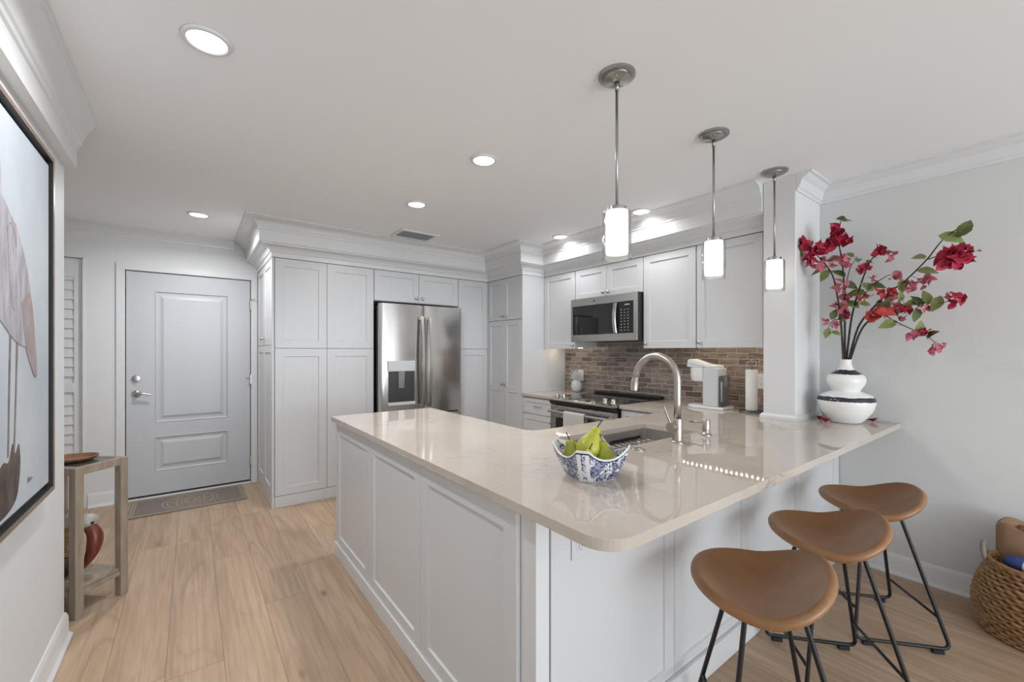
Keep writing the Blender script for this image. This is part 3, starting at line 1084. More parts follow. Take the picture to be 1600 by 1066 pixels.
FBR = Face('-Y', .931)
bar = thing('bar_cabinet', (2.08, 1.3, 0), 'white bar-side cabinet with four shaker back panels behind the bar stools', 'cabinet', 'white peninsula cabinets')
mb = MB()
mb.box(.800, 2.962, .9315, .981, 0, .880)
mb.box(2.962, 3.371, .9315, 1.0165, 0, .880)
mb.box(1.43, 2.770, 1.680, 1.712, 0, .880)
mb.box(1.43, 2.770, .983, 1.680, 0, .10)
mb.build('body', 'cabinet_paint', bar)
mb = MB(); mb.box(.776, .826, .9115, .981, 0, .880, .0015); mb.build('corner_post', 'trim_paint', bar)
for u0, u1 in ((.834, 1.4705), (1.4735, 2.0845), (2.0875, 2.7205), (2.7235, 3.340)):
    shaker(FBR, u0, u1, .108, .880, rail=.062, top=.04, bottom=.040, rec=.008).build('back_panel', 'cabinet_paint', bar)
mb = MB(); mb.box(3.342, 3.371, .912, .931, .108, .880); mb.box(.8265, 3.352, .897, .931, 0, .106, .003); mb.build('base_trim', 'trim_paint', bar)

# quartz worktop, one slab with the sink cut out
CT0, CT1 = .8825, .9125


def slab(outer, holes, z0, z1):
    bm = bmesh.new()
    es = []
    for loop in [outer] + holes:
        vs = [bm.verts.new((x, y, z1)) for x, y in loop]
        for i in range(len(vs)):
            es.append(bm.edges.new((vs[i], vs[(i + 1) % len(vs)])))
    bmesh.ops.triangle_fill(bm, use_beauty=True, use_dissolve=False, edges=es)
    ex = bmesh.ops.extrude_face_region(bm, geom=list(bm.faces))
    vs = [e for e in ex['geom'] if isinstance(e, bmesh.types.BMVert)]
    bmesh.ops.translate(bm, verts=vs, vec=(0, 0, z0 - z1))
    m = MB()
    m.bm.free()
    m.bm = bm
    return m


SKX0, SKX1, SKY0, SKY1 = 1.445, 2.165, 1.205, 1.540
outer = (arc2(.735 + .085, .611 + .085, .085, 180, 270, 10) + [(3.379, .611), (3.379, SY0 - .0005), (SX0 - .0005, SY0 - .0005), (SX0 - .0005, SY1 + .0005), (XR - .0085, SY1 + .0005), (XR - .0085, 2.186), (2.735, 2.186)]
         + [(2.735, 1.80)] + arc2(2.735 - .05, 1.75 + .05, .05, 0, -90, 5)[1:] + arc2(1.457 + .07, 1.75 + .07, .07, 270, 180, 7) + [(1.457, 2.957), (.735, 2.957)])
hole = (arc2(SKX0 + .02, SKY0 + .02, .02, 180, 270, 4) + arc2(SKX1 - .02, SKY0 + .02, .02, 270, 360, 4) + arc2(SKX1 - .02, SKY1 - .02, .02, 0, 90, 4) + arc2(SKX0 + .02, SKY1 - .02, .02, 90, 180, 4))
o = slab(outer, [hole], CT0, CT1).build('countertop', 'quartz', bevel=.0025)
tag(o, 'pale veined quartz countertop wrapping the peninsula, bar and sink in one slab', 'countertop')
o = slab([(2.735, 2.960), (XR - .0085, 2.960), (XR - .0085, 3.4495), (2.735, 3.4495)], [], CT0, CT1).build('countertop', 'quartz', bevel=.0025)
tag(o, 'short quartz countertop piece left of the range under the pineapple ornament', 'countertop')

# undermount sink
sk = thing('kitchen_sink', ((SKX0 + SKX1) / 2, (SKY0 + SKY1) / 2, .70), 'stainless undermount sink set into the quartz countertop behind the pear bowl', 'sink')


def rrect(x0, x1, y0, y1, r, z, n=4):
    return [(x, y, z) for x, y in arc2(x0 + r, y0 + r, r, 180, 270, n) + arc2(x1 - r, y0 + r, r, 270, 360, n) + arc2(x1 - r, y1 - r, r, 0, 90, n) + arc2(x0 + r, y1 - r, r, 90, 180, n)]


mb = MB()
e = .004
mb.rings([rrect(SKX0 - .02, SKX1 + .02, SKY0 - .02, SKY1 + .02, .03, .8815), rrect(SKX0 - e, SKX1 + e, SKY0 - e, SKY1 + e, .022, .8815),
          rrect(SKX0 - e, SKX1 + e, SKY0 - e, SKY1 + e, .022, .715), rrect(SKX0 + .012, SKX1 - .012, SKY0 + .012, SKY1 - .012, .018, .700)], True, False, True)
mb.build('basin', 'sink_steel', sk, auto=40)
mb = MB(); mb.lathe([(.045, .001), (.045, .004), (.03, .003), (.03, .0015)], ((SKX0 + SKX1) / 2, 1.42, .700), 20); mb.build('drain', 'nickel', sk, smooth=True)
gr = thing('sink_rack', (1.84, 1.46, .705), 'wire sink rack with a row of black rubber teeth inside the sink', 'rack')
mb = MB()
for i in range(12):
    x = 1.60 + i * .043
    mb.tube([(x, 1.405, .838), (x, 1.520, .838)], .0026, 6)
for y in (1.405, 1.520):
    mb.tube([(1.585, y, .834), (2.088, y, .834)], .0035, 6)
for x in (1.60, 2.073):
    for y in (1.405, 1.515):
        mb.tube([(x, y, .7005), (x, y, .836)], .004, 6)
mb.build('wires', 'nickel', gr, smooth=True)
mb = MB()
mb.box(1.80, 2.07, 1.494, 1.506, .8408, .845)
for i in range(19):
    x = 1.806 + i * .0143
    mb.tube([(x, 1.5, .844), (x, 1.5, .858)], [.0048, .0042], 8)
mb.build('teeth', 'rubber', gr, smooth=True)

# faucet
FX, FY = 1.825, 1.117
fa = thing('faucet', (FX, FY, CT1), 'tall brushed nickel gooseneck faucet with side lever behind the sink', 'faucet')
mb = MB(); mb.lathe([(.031, 0), (.031, .006), (.027, .010), (.0235, .011), (.0235, .112), (.0225, .114)], (FX, FY, CT1), 28); mb.build('base', 'brushed_nickel', fa, auto=40)
mb = MB()
R = .1165
pts = [(FX, FY, CT1 + .1141), (FX, FY, 1.10), (FX, FY, 1.2045)] + [(FX, FY + R - R * cos(radians(a)), 1.2045 + R * sin(radians(a))) for a in range(10, 171, 10)] + [(FX, FY + 2 * R + .002, 1.213)]
mb.tube(pts, .0165, 18); mb.build('spout', 'brushed_nickel', fa, smooth=True)
mb = MB(); mb.tube([(FX, FY + 2 * R + .002, 1.213), (FX, FY + 2 * R + .005, 1.194), (FX, FY + 2 * R + .006, 1.192), (FX, FY + 2 * R + .012, 1.142)], [.0165, .0165, .019, .0195], 18); mb.build('spray_head', 'brushed_nickel', fa, auto=40)
mb = MB(); mb.tube([(FX - .0242, FY, CT1 + .078), (FX - .060, FY + .002, CT1 + .078)], .0215, 20)
mb.tube([(FX - .050, FY + .004, CT1 + .094), (FX - .064, FY + .030, CT1 + .172)], [.0058, .0042], 10); mb.build('lever', 'brushed_nickel', fa, auto=40)
sd = thing('soap_dispenser', (2.110, 1.130, CT1), 'short brushed nickel soap pump on the counter right of the faucet', 'soap dispenser')
mb = MB(); mb.lathe([(.027, 0), (.027, .005), (.021, .009), (.0165, .022), (.0175, .026), (.0195, .027), (.0195, .078), (.018, .080)], (2.110, 1.130, CT1), 24); mb.build('body', 'brushed_nickel', sd, auto=40)
mb = MB(); mb.tube([(2.110, 1.130 + .0196, CT1 + .062), (2.104, 1.130 + .085, CT1 + .060)], [.0055, .0045], 10); mb.build('spout', 'brushed_nickel', sd, smooth=True)
o = MB()
o.lathe([(.030, 0), (.030, .004), (.022, .0065), (.0215, .0045), (.014, .0045), (.013, .008), (.0, .0085)], (1.555, 1.140, CT1), 28, cap1=False)
tag(o.build('sink_hole_cover', 'brushed_nickel', auto=40), 'small round metal button cover on the counter between pear bowl and faucet', 'cover')

# ------------------------------------------------------------------ refrigerator
RX0, RX1, RM, RYF = 1.427, 2.318, 1.884, 3.950
fr = thing('refrigerator', ((RX0 + RX1) / 2, 4.4, 0), 'stainless french-door refrigerator with water dispenser between the pantry cabinets', 'refrigerator')
mb = MB(); mb.box(RX0 + .004, RX1 - .004, RYF + .075, 4.95, .02, 1.795, .004); mb.box(RX0 + .03, RX1 - .03, RYF + .10, 4.90, 0, .02)
mb.build('body', 'dark_steel', fr)


def bowed(x0, x1, z0, z1, bow, th=.066, hole=None):
    """door slab with a gently bowed front and rounded corners, plan outline extruded up"""
    n = 22
    m = MB()
    pl = []
    for i in range(n + 1):
        s = i / n
        x = x0 + (x1 - x0) * s
        q = 2 * s - 1
        y = RYF + bow * q * q
        e = min(s, 1 - s) * (x1 - x0)
        if e < .012:
            y += .012 - math.sqrt(max(0, .012 ** 2 - (.012 - e) ** 2))
        pl.append((x, y))
    pl += [(x1, RYF + th), (x0, RYF + th)]
    m.prism(pl, z0, z1)
    return m


dl = bowed(RX0, RM - .002, .722, 1.808, .010).build('door', 'stainless', fr, auto=30)
dr = bowed(RM + .002, RX1, .722, 1.808, .010).build('door', 'stainless', fr, auto=30)
fz = bowed(RX0, RX1, .085, .706, .012).build('freezer_drawer', 'stainless', fr, auto=30)
for x, dd in ((RM - .043, dl), (RM + .043, dr)):
    h = MB()
    rs = []
    for i in range(15):
        s = i / 14
        z = .79 + .90 * s
        y = RYF - .030 - .030 * sin(pi * s)
        rs.append([(x - .014, y - .006, z), (x + .014, y - .006, z), (x + .016, y, z), (x + .012, y + .010, z), (x - .012, y + .010, z), (x - .016, y, z)])
    h.rings(rs)
    for z in (.80, 1.68):
        h.box(x - .011, x + .011, RYF - .034, RYF + .012, z - .016, z + .016, .003)
    h.build('handle', 'nickel', dd, auto=40)
h = MB()
h.tube(round_path([(RX0 + .06, RYF + .012, .63), (RX0 + .06, RYF - .05, .63), (RX1 - .06, RYF - .05, .63), (RX1 - .06, RYF + .012, .63)], .03, 5), .013, 10)
h.build('handle', 'nickel', fz, smooth=True)
# water and ice dispenser let into the left door
q0, q1 = 1.497, 1.772
dp = MB()
dp.box(q0, q1, RYF - .013, RYF + .02, 1.150, 1.252, .004)
dp = dp.build('dispenser_panel', 'grey_plastic', dl)
m = MB(); m.box(q0 + .008, q1 - .004, RYF - .004, RYF + .018, .850, 1.150); m.build('dispenser_recess', 'dispenser_grey', dl)
m = MB(); m.rings([[(q0 + .10, RYF - .006, 1.148), (q0 + .165, RYF - .006, 1.148), (q0 + .165, RYF - .022, 1.148), (q0 + .10, RYF - .022, 1.148)], [(q0 + .105, RYF - .006, .985), (q0 + .160, RYF - .006, .985), (q0 + .160, RYF - .012, .985), (q0 + .105, RYF - .012, .985)]])
m.build('dispenser_paddle', 'nickel', dl)
m = MB(); m.box(q0, q1, RYF - .022, RYF + .018, .822, .850, .003); m.build('drip_tray', 'grey_plastic', dl)
m = MB(); m.lathe([(.013, 0), (.013, .002), (.010, .0025)], (2.225, RYF + .0065, 1.71), 20, '-Y'); m.build('badge', 'dark_steel', dr)

# ------------------------------------------------------------------ microwave
mw = thing('microwave', (3.16, 2.575, 1.436), 'stainless over-the-range microwave with black window under the short wall cabinet', 'microwave')
FM = Face('-X', 2.995)
mb = MB(); mb.box(2.9955, 3.370, 2.192, 2.962, 1.440, 1.849); mb.build('body', 'black_plastic', mw)
mb = MB()
FM.box(mb, 2.194, 2.960, 1.775, 1.848, 0, .026, .003)
FM.box(mb, 2.194, 2.960, 1.436, 1.502, 0, .026, .003)
FM.box(mb, 2.194, 2.222, 1.502, 1.775, 0, .026)
FM.box(mb, 2.936, 2.960, 1.502, 1.775, 0, .026)
dd = mb.build('door', 'appliance_steel', mw)
mb = MB(); FM.box(mb, 2.442, 2.9355, 1.5025, 1.7745, 0, .022); mb.build('window', 'black_glass', dd)
mb = MB(); FM.box(mb, 2.2225, 2.4415, 1.5025, 1.7745, 0, .0235); cp = mb.build('control_panel', 'keypad_panel', mw)
mb = MB()
rs = []
for i in range(13):
    s = i / 12
    z = 1.505 + .265 * s
    n = .040 + .018 * sin(pi * s)
    rs.append([FM(2.396, z, n), FM(2.424, z, n), FM(2.428, z, n - .008), FM(2.420, z, n - .016), FM(2.400, z, n - .016), FM(2.392, z, n - .008)])
mb.rings(rs)
for z in (1.518, 1.757):
    FM.box(mb, 2.402, 2.418, z - .010, z + .010, .0240, .040)
mb.build('handle', 'appliance_steel', dd, auto=40)
m = MB(); m.lathe([(.010, 0), (.010, .0015), (.008, .002)], FM(2.66, 1.812, .0262), 18, '-X'); m.build('badge', 'dark_steel', dd)

# ------------------------------------------------------------------ range
ra = thing('range', (3.03, 2.573, 0), 'stainless slide-in range with black glass cooktop under the microwave', 'range')
Y0, Y1 = 2.1925, 2.9535
mb = MB(); mb.box(2.735, 3.370, Y0, Y1, 0.02, .900); mb.box(2.76, 3.36, Y0 + .02, Y1 - .02, 0, .02); mb.build('body', 'black_plastic', ra)
mb = MB(); mb.box(2.795, 3.366, Y0 - .006, Y1 + .006, .9130, .9205, .0015)
ck = mb.build('cooktop', 'black_glass', ra)
mb = MB(); mb.box(3.300, 3.366, Y0, Y1, .9206, .942, .004); mb.build('rear_vent', 'black_plastic', ra)
mb = MB()
prof = [(2.796, .9195), (2.668, .9095), (2.655, .902), (2.655, .894), (2.664, .8895), (2.735, .8895), (2.735, .912), (2.796, .912)]
mb.rings([[(x, Y0, z) for x, z in prof], [(x, Y1, z) for x, z in prof]])
cpn = mb.build('control_panel', 'appliance_steel', ra, auto=30)
mb = MB(); prof = [(2.668, .8890), (2.694, .850), (2.7345, .850), (2.7345, .8890)]
mb.rings([[(x, Y0 + .002, z) for x, z in prof], [(x, Y1 - .002, z) for x, z in prof]]); mb.build('fascia', 'black_plastic', ra)
mb = MB()
mb.rings([[(2.682, 2.42, .9112), (2.788, 2.42, .9195), (2.788, 2.42, .9200), (2.682, 2.42, .9118)], [(2.682, 2.76, .9112), (2.788, 2.76, .9195), (2.788, 2.76, .9200), (2.682, 2.76, .9118)]])
disp = mb.build('display', 'black_glass', cpn)
mb = MB()
for i in range(13):
    y = 2.745 - i * .021
    mb.box(2.694, 2.704, y - .0075, y + .0045, .9122, .9133)
    mb.box(2.766, 2.773, y - .0075, y + .0045, .9186, .9192)
mb.box(2.690, 2.760, 2.440, 2.456, .9128, .9170)
mb.build('printed_marks', 'print_white', disp)
for y in (2.905, 2.815, 2.325, 2.240):
    m = MB(); m.lathe([(.026, 0), (.026, .006), (.020, .010), (.0185, .034), (.016, .037)], (2.733, y, .9145), 20)
    m.box(2.733 - .004, 2.733 + .004, y - .018, y + .018, .9505, .956)
    m.build('knob', 'nickel', cpn, auto=40)
FR = Face('-X', 2.735)
mb = MB()
FR.box(mb, Y0 + .003, Y1 - .003, .735, .845, .0005, .045, .003)
FR.box(mb, Y0 + .003, Y0 + .075, .235, .735, .0005, .045)
FR.box(mb, Y1 - .075, Y1 - .003, .235, .735, .0005, .045)
FR.box(mb, Y0 + .003, Y1 - .003, .175, .235, .0005, .045)
od = mb.build('oven_door', 'appliance_steel', ra)
mb = MB(); FR.box(mb, Y0 + .0755, Y1 - .0755, .2355, .7345, .001, .043); mb.build('oven_window', 'black_glass', od)
mb = MB(); HX, HZ = 2.640, .795
mb.tube([(HX, Y0 + .03, HZ), (HX, Y1 - .03, HZ)], .014, 14)
for y in (Y0 + .055, Y1 - .055):
    mb.tube([(HX + .010, y, HZ), (2.692, y, HZ)], .010, 10)
mb.build('handle', 'appliance_steel', od, auto=40)
mb = MB(); FR.box(mb, Y0 + .003, Y1 - .003, .03, .168, .0005, .040, .003); mb.build('storage_drawer', 'appliance_steel', ra)
# dish towel over the oven handle
tw = thing('dish_towel', (HX, 2.585, HZ), 'pale dish towel with a grey stripe hanging over the oven handle', 'towel')
prof = []
for s in range(9):
    a = pi * s / 8
    prof.append((HX + .0165 * cos(a), HZ + .0165 * sin(a)))
inn = [(HX + .0200, .56)] + [(x, z) for x, z in prof] + [(HX - .0185, .52)]
outp = []
for x, z in inn:
    dx, dz = (x - HX), max(0, z - HZ)
    l = math.hypot(dx, dz) or 1
    outp.append((x + dx / l * .004, z + (dz / l * .004 if z > HZ else 0)))
mb = MB()
poly = inn + outp[::-1]
mb.rings([[(x, y, z) for x, z in poly] for y in (2.462, 2.52, 2.585, 2.65, 2.708)])
mb.build('cloth', 'dish_towel', tw, auto=50)
mb = MB(); mb.box(HX - .0255, HX - .0242, 2.466, 2.704, .560, .640); mb.build('stripe', 'grey_plastic', tw)

# ------------------------------------------------------------------ ceiling lights, vent
CAN_LABELS = ['large round recessed ceiling light nearest the painting wall', 'round recessed ceiling light over the entry, in front of the entrance door', 'round recessed ceiling light in mid-kitchen, the one just left of the nearest pendant',
              'round recessed ceiling light nearest the ceiling vent', 'round recessed ceiling light by the cornice, seen just right of the nearest pendant shade', 'round recessed ceiling light beside the cornice near the tall corner cabinet']
can0 = thing('recessed_light', (CANS[0][0], CANS[0][1], ZC), CAN_LABELS[0], 'ceiling light', 'recessed ceiling lights')
mb = MB(); mb.lathe([(.058, -.004), (.062, -.010), (.074, -.007), (.078, -.0005), (.058, -.0005)], (CANS[0][0], CANS[0][1], ZC), 40, cap0=False, cap1=False)
mb.build('trim_ring', 'trim_paint', can0, smooth=True)
mb = MB(); mb.lathe([(.001, -.006), (.057, -.006), (.060, -.004), (.058, -.001)], (CANS[0][0], CANS[0][1], ZC), 40, cap0=True, cap1=True)
mb.build('lens', 'lens', can0)
for (x, y), lb in zip(CANS[1:], CAN_LABELS[1:]):
    moved_copy(can0, (x - CANS[0][0], y - CANS[0][1], 0), lb)

vx0, vx1, vy0, vy1 = 1.487, 1.860, 3.582, 3.852
ve = thing('ceiling_vent', ((vx0 + vx1) / 2, (vy0 + vy1) / 2, ZC), 'rectangular slatted air vent in the ceiling above the refrigerator', 'vent')
mb = MB()
for a in ((vx0, vx1, vy0, vy0 + .035), (vx0, vx1, vy1 - .03, vy1), (vx0, vx0 + .03, vy0 + .035, vy1 - .03), (vx1 - .03, vx1, vy0 + .035, vy1 - .03)):
    mb.box(*a, ZC - .012, ZC - .0005, .003)
mb.build('frame', 'trim_paint', ve)
mb = MB(); mb.box(vx0 + .03, vx1 - .03, vy0 + .035, vy1 - .03, ZC - .002, ZC - .0007); mb.build('duct_opening', 'dark_gap', ve)
mb = MB()
y = vy0 + .042
while y < vy1 - .036:
    mb.rings([[(x, y, ZC - .011), (x, y + .0015, ZC - .0115), (x, y + .010, ZC - .0035), (x, y + .0085, ZC - .003)] for x in (vx0 + .031, vx1 - .031)])
    y += .0165
mb.build('slats', 'grey_plastic', ve)

# pendants
PENDS = [(1.345, 'brushed nickel glass-cylinder pendant, the largest and nearest of the three over the bar'), (2.101, 'brushed nickel glass-cylinder pendant, the middle one of the three over the bar'), (2.829, 'brushed nickel glass-cylinder pendant hanging right in front of the stub wall')]
PX, PY = PENDS[0][0], 1.086
pe = thing('pendant_light', (PX, PY, ZC), PENDS[0][1], 'pendant light', 'pendant lights over the bar')
mb = MB(); mb.lathe([(.072, -.0005), (.072, -.0085), (.069, -.0105), (.054, -.0115), (.053, -.0185), (.050, -.0205), (.022, -.0225), (.012, -.030)], (PX, PY, ZC), 40)
mb.build('canopy', 'pendant_nickel', pe, auto=35)
mb = MB(); mb.tube([(PX, PY, ZC - .0305), (PX, PY, ZC - .062)], .0085, 14); mb.tube([(PX, PY, ZC - .062), (PX, PY, 1.918)], .0056, 12)
mb.sphere((PX + .030, PY + .02, ZC - .024), .005, n=8, m=6); mb.sphere((PX - .030, PY - .02, ZC - .024), .005, n=8, m=6)
mb.build('rod', 'pendant_nickel', pe, smooth=True)
mb = MB(); mb.lathe([(.010, 1.924), (.014, 1.918), (.036, 1.914), (.038, 1.912), (.038, 1.8965), (.034, 1.8965)], (PX, PY, 0), 32)
mb.build('cap', 'pendant_nickel', pe, auto=35)
mb = MB(); mb.lathe([(.020, 1.8955), (.042, 1.8945), (.0435, 1.890), (.0435, 1.735), (.040, 1.728), (.015, 1.727)], (PX, PY, 0), 36)
mb.build('inner_shade', 'shade_glow', pe, smooth=True)
mb = MB(); mb.lathe([(.038, 1.8960), (.0545, 1.8945), (.0560, 1.891), (.0560, 1.709), (.0530, 1.709), (.0530, 1.890), (.0510, 1.892), (.038, 1.893)], (PX, PY, 0), 40, cap0=False, cap1=False)
mb.build('outer_glass', 'clear_glass', pe, auto=50)
PLAMPS = [PX]
for x, lb in PENDS[1:]:
    moved_copy(pe, (x - PX, 0, 0), lb)

# ------------------------------------------------------------------ counter stools
ST = thing('counter_stool', (0, 0, 0), 'brown leather saddle-seat counter stool nearest the camera', 'stool', 'counter stools at the bar')
N, MR = 48, 14
SA, SB = .190, .215


def seat_pt(t, a):
    ca, sa = cos(a), sin(a)
    e = 2.27
    rad = (abs(ca / SA) ** e + abs(sa / SB) ** e) ** (-1 / e)
    x, y = rad * t * ca, rad * t * sa
    y *= 1 + .121 * x / SA
    z = .588 + .0761 * (abs(x) / SA) ** 1.75 * (1.466 if x > 0 else .534) + .012 * t ** 3.5
    z += (.0286 if y > 0 else .0192) * (y / SB) ** 2
    return x, y, z


rs_top, rs_bot = [], []
for j in range(1, MR + 1):
    t = j / MR * .955
    rs_top.append([seat_pt(t, 2 * pi * i / N) for i in range(N)])
rim = []
for q in range(1, 7):
    an = pi * q / 7
    ring = []
    for i in range(N):
        a = 2 * pi * i / N
        x, y, z = seat_pt(.955, a)
        l = math.hypot(x, y)
        th = .0165
        o_ = th * sin(an)
        ring.append((x + x / l * o_, y + y / l * o_, z - th + th * cos(an)))
    rim.append(ring)
for j in range(MR, 0, -1):
    t = j / MR * .955
    ring = []
    for i in range(N):
        x, y, z = seat_pt(t, 2 * pi * i / N)
        ring.append((x, y, z - .033))
    rs_bot.append(ring)
mb = MB(); mb.rings(rs_top + rim + rs_bot)
bmesh.ops.transform(mb.bm, verts=mb.bm.verts, matrix=Matrix.Translation((-.048, -.046, 0)) @ Matrix.Rotation(radians(-15.8), 4, 'Z'))
mb.build('seat', 'leather', ST, smooth=True)
fx, fy, tx, ty, TZ, OX, OY = .185, .20, .075, .075, .570, -.025, -.025
for s in (-1, 1):
    mb = MB()
    # one sled loop along local x at y = s*fy : down, along the floor, up
    pts = [(-.02 + OX, s * (ty - .005) + OY, TZ), (-tx + OX, s * ty + OY, TZ), (-fx, s * fy, .0225), (fx, s * fy, .0225), (tx + OX, s * ty + OY, TZ), (.02 + OX, s * (ty - .005) + OY, TZ)]
    mb.tube(round_path(pts, .035, 6), .0078, 10)
    fo = mb.build('sled_frame', 'black_metal', ST, smooth=True)
    for q in (-1, 1):
        m = MB(); m.box(q * .135 - .022, q * .135 + .022, s * fy - .011, s * fy + .011, .0005, .018, .003)
        m.build('rubber_foot', 'rubber', fo)
for q in (-1, 1):
    k = .145
    f = (k - .0225) / (TZ - .0225)
    xx = fx + (tx - fx) * f
    yy = fy + (ty - fy) * f
    mb = MB(); mb.tube([(q * xx + OX * f, -yy + OY * f, k), (q * xx + OX * f, yy + OY * f, k)], .0062, 10)
    mb.build('stretcher', 'black_metal', ST, smooth=True)
mb = MB(); mb.box(-.085 + OX, .085 + OX, -.085 + OY, .085 + OY, .5695, .5735, .001); mb.build('mounting_plate', 'black_metal', ST)
ST.location = (1.495, .588, 0)
ST.rotation_euler = (0, 0, radians(-49.2))
s2 = moved_copy(ST, (.606, 0, 0), 'brown leather saddle-seat counter stool in the middle of the row of three')
s3 = moved_copy(ST, (1.212, 0, 0), 'brown leather saddle-seat counter stool closest to the grey wall')

# ------------------------------------------------------------------ bowl of pears
BC = (1.094, .996)
bw = thing('fruit_bowl', (BC[0], BC[1], CT1), 'square blue-and-white porcelain bowl with scalloped rim holding pears', 'bowl')
ROT = radians(-14)


def bowl_ring(t, inset, zoff=0.0, flo=0.0):
    """plan outline at height parameter t"""
    hs = .069 + .039 * (t ** 1.25) + .008 * sin(pi * t) - inset
    ch = .026 + .004 * t
    pts = []
    for k in range(4):
        ang = ROT + k * pi / 2
        nx, ny = cos(ang), sin(ang)
        txx, tyy = -ny, nx
        ns = 9
        for i in range(ns):
            s = -1 + 2 * i / (ns - 1)
            w = (hs - ch) * s
            edge = abs(s)
            rimz = .080 + .033 * edge ** 2.2
            pts.append((BC[0] + nx * hs + txx * w, BC[1] + ny * hs + tyy * w, CT1 + flo + (rimz - flo) * t + zoff))
        # chamfer interior points
        for i in (1, 2):
            f = i / 3
            w0 = (hs - ch)
            ax, ay = nx * hs + txx * w0, ny * hs + tyy * w0
            n2 = ang + pi / 2
            bx, by = cos(n2) * hs - (-sin(n2)) * w0, sin(n2) * hs - cos(n2) * w0
            pts.append((BC[0] + ax + (bx - ax) * f, BC[1] + ay + (by - ay) * f, CT1 + flo + (.113 - flo) * t + zoff))
    return pts


mb = MB()
T = [0, .05, .10, .2, .3, .4, .5, .6, .7, .8, .90, .945, 1.0]
rs = [bowl_ring(0, .006, .0005)] + [bowl_ring(t, 0, .0015 if t == 0 else 0) for t in T] + [bowl_ring(1.0, .004, .001)] + [bowl_ring(t, .005, 0, .008) for t in (.95, .7, .45, .2, .05)]
mb.rings(rs)
mb.bm.faces.ensure_lookup_table()
ncol = 44
nr = len(rs) - 1
for fi, f in enumerate(mb.bm.faces):
    if fi >= ncol * nr:
        f.material_index = 1
        continue
    r_, c_ = divmod(fi, ncol)
    cc = c_ % 11
    if 2 <= r_ <= 10 and (cc <= 7 or cc == 9):
        f.material_index = 0
    elif r_ == 11:
        f.material_index = 2
    elif 14 <= r_ <= 17:
        f.material_index = 0 if cc < 8 else 1
    elif r_ == 2:
        f.material_index = 2 if False else 1
    else:
        f.material_index = 1
mb.build('bowl_body', ['blue_white_porcelain', 'porcelain_white', 'porcelain_blue'], bw, auto=35)


def pear(c, s, rot, label, mat):
    t = thing('pear', c, label, 'pear', 'pears in the bowl')
    m = MB()
    prof = [(.004, -.040), (.016, -.041), (.028, -.034), (.036, -.020), (.0385, -.004), (.036, .010), (.029, .024), (.021, .038), (.0165, .050), (.0145, .058), (.010, .064), (.004, .065)]
    m.lathe([(r_ * s, h * s) for r_, h in prof], (0, 0, 0), 26)
    R_ = Matrix.Rotation(rot[1], 4, 'Z') @ Matrix.Rotation(rot[0], 4, 'Y')
    bmesh.ops.transform(m.bm, matrix=Matrix.Translation(c) @ R_, verts=m.bm.verts)
    m.build('flesh', mat, t, smooth=True)
    m = MB(); m.tube([(0, 0, .064 * s), (.002, 0, .076 * s), (.006, .001, .090 * s)], [.0022, .0018, .0022], 8)
    bmesh.ops.transform(m.bm, matrix=Matrix.Translation(c) @ R_, verts=m.bm.verts)
    m.build('stem', 'bark', t, smooth=True)
    return t


pear((1.094, 1.003, CT1 + .099), 1.14, (radians(24), radians(-30)), 'largest green pear lying on top of the bowl, tilted up', 'pear_skin')
pear((1.123, .954, CT1 + .056), 1.06, (radians(10), radians(110)), 'green pear standing at the right side of the bowl', 'pear_skin_deep')
pear((1.060, 1.044, CT1 + .054), 1.06, (radians(12), radians(130)), 'green pear at the left side of the bowl with its stem up', 'pear_skin_deep')
pear((1.052, .972, CT1 + .048), .86, (radians(8), radians(300)), 'small green pear at the front of the bowl, only its top showing', 'pear_skin')

# ------------------------------------------------------------------ vase, branches, petals
VX, VY = 3.170, .822
va = thing('vase', (VX, VY, CT1), 'white double-gourd ceramic vase with two dark bands, holding red blossom branches', 'vase')
mb = MB()
vp = [(.070, 0), (.078, .003), (.082, .010), (.108, .040), (.132, .078), (.1425, .118), (.142, .145), (.128, .166), (.098, .181), (.072, .190), (.070, .195), (.082, .212), (.096, .240), (.0985, .262), (.092, .282), (.074, .298), (.050, .314), (.036, .330), (.0285, .350), (.028, .372), (.030, .381), (.027, .382), (.024, .374), (.024, .345), (.040, .318), (.080, .285), (.088, .260), (.075, .215), (.060, .192), (.09, .18), (.125, .14), (.12, .10), (.09, .04), (.06, .012)]
mb.lathe(vp, (VX, VY, CT1), 48)
mb.build('vessel', 'vase_glaze', va, smooth=True)

_F = Vector((sin(radians(37.148)), cos(radians(37.148)), 0))
_R = Vector((_F.y, -_F.x, 0))


def on_x(u, v, x):
    """point of the plane X = x on the sight line of a photograph pixel"""
    d = _F + _R * ((u - 800) / 660.1) + Vector((0, 0, (549.74 - v) / 660.1))
    return Vector((0, 0, 1.341)) + d * (x / d.x)


random.seed(11)


def petal(mb, c, d, nrm, L, W, curl=.25, fold=.2):
    """small pointed leaf or bract: starts at c, runs along d"""
    d = d.normalized()
    s = d.cross(nrm)
    if s.length < 1e-4:
        s = d.cross(Vector((.3, .5, .8)))
    s.normalize()
    n = s.cross(d).normalized()
    prof = [(0, .06), (.18, .72), (.42, 1.0), (.68, .74), (.88, .30), (1.0, .02)]
    rows = []
    for t, w in prof:
        cc = c + d * (L * t) + n * (curl * L * (t - t * t) * 1.2 - curl * .8 * L * t * t)
        rows.append([cc - s * (W * .5 * w) + n * (fold * W * .5 * w), cc, cc + s * (W * .5 * w) + n * (fold * W * .5 * w)])
    V = [[mb.v(tuple(p)) for p in r] for r in rows]
    for a, b in zip(V[:-1], V[1:]):
        for i in range(2):
            mb.face([a[i], a[i + 1], b[i + 1], b[i]])


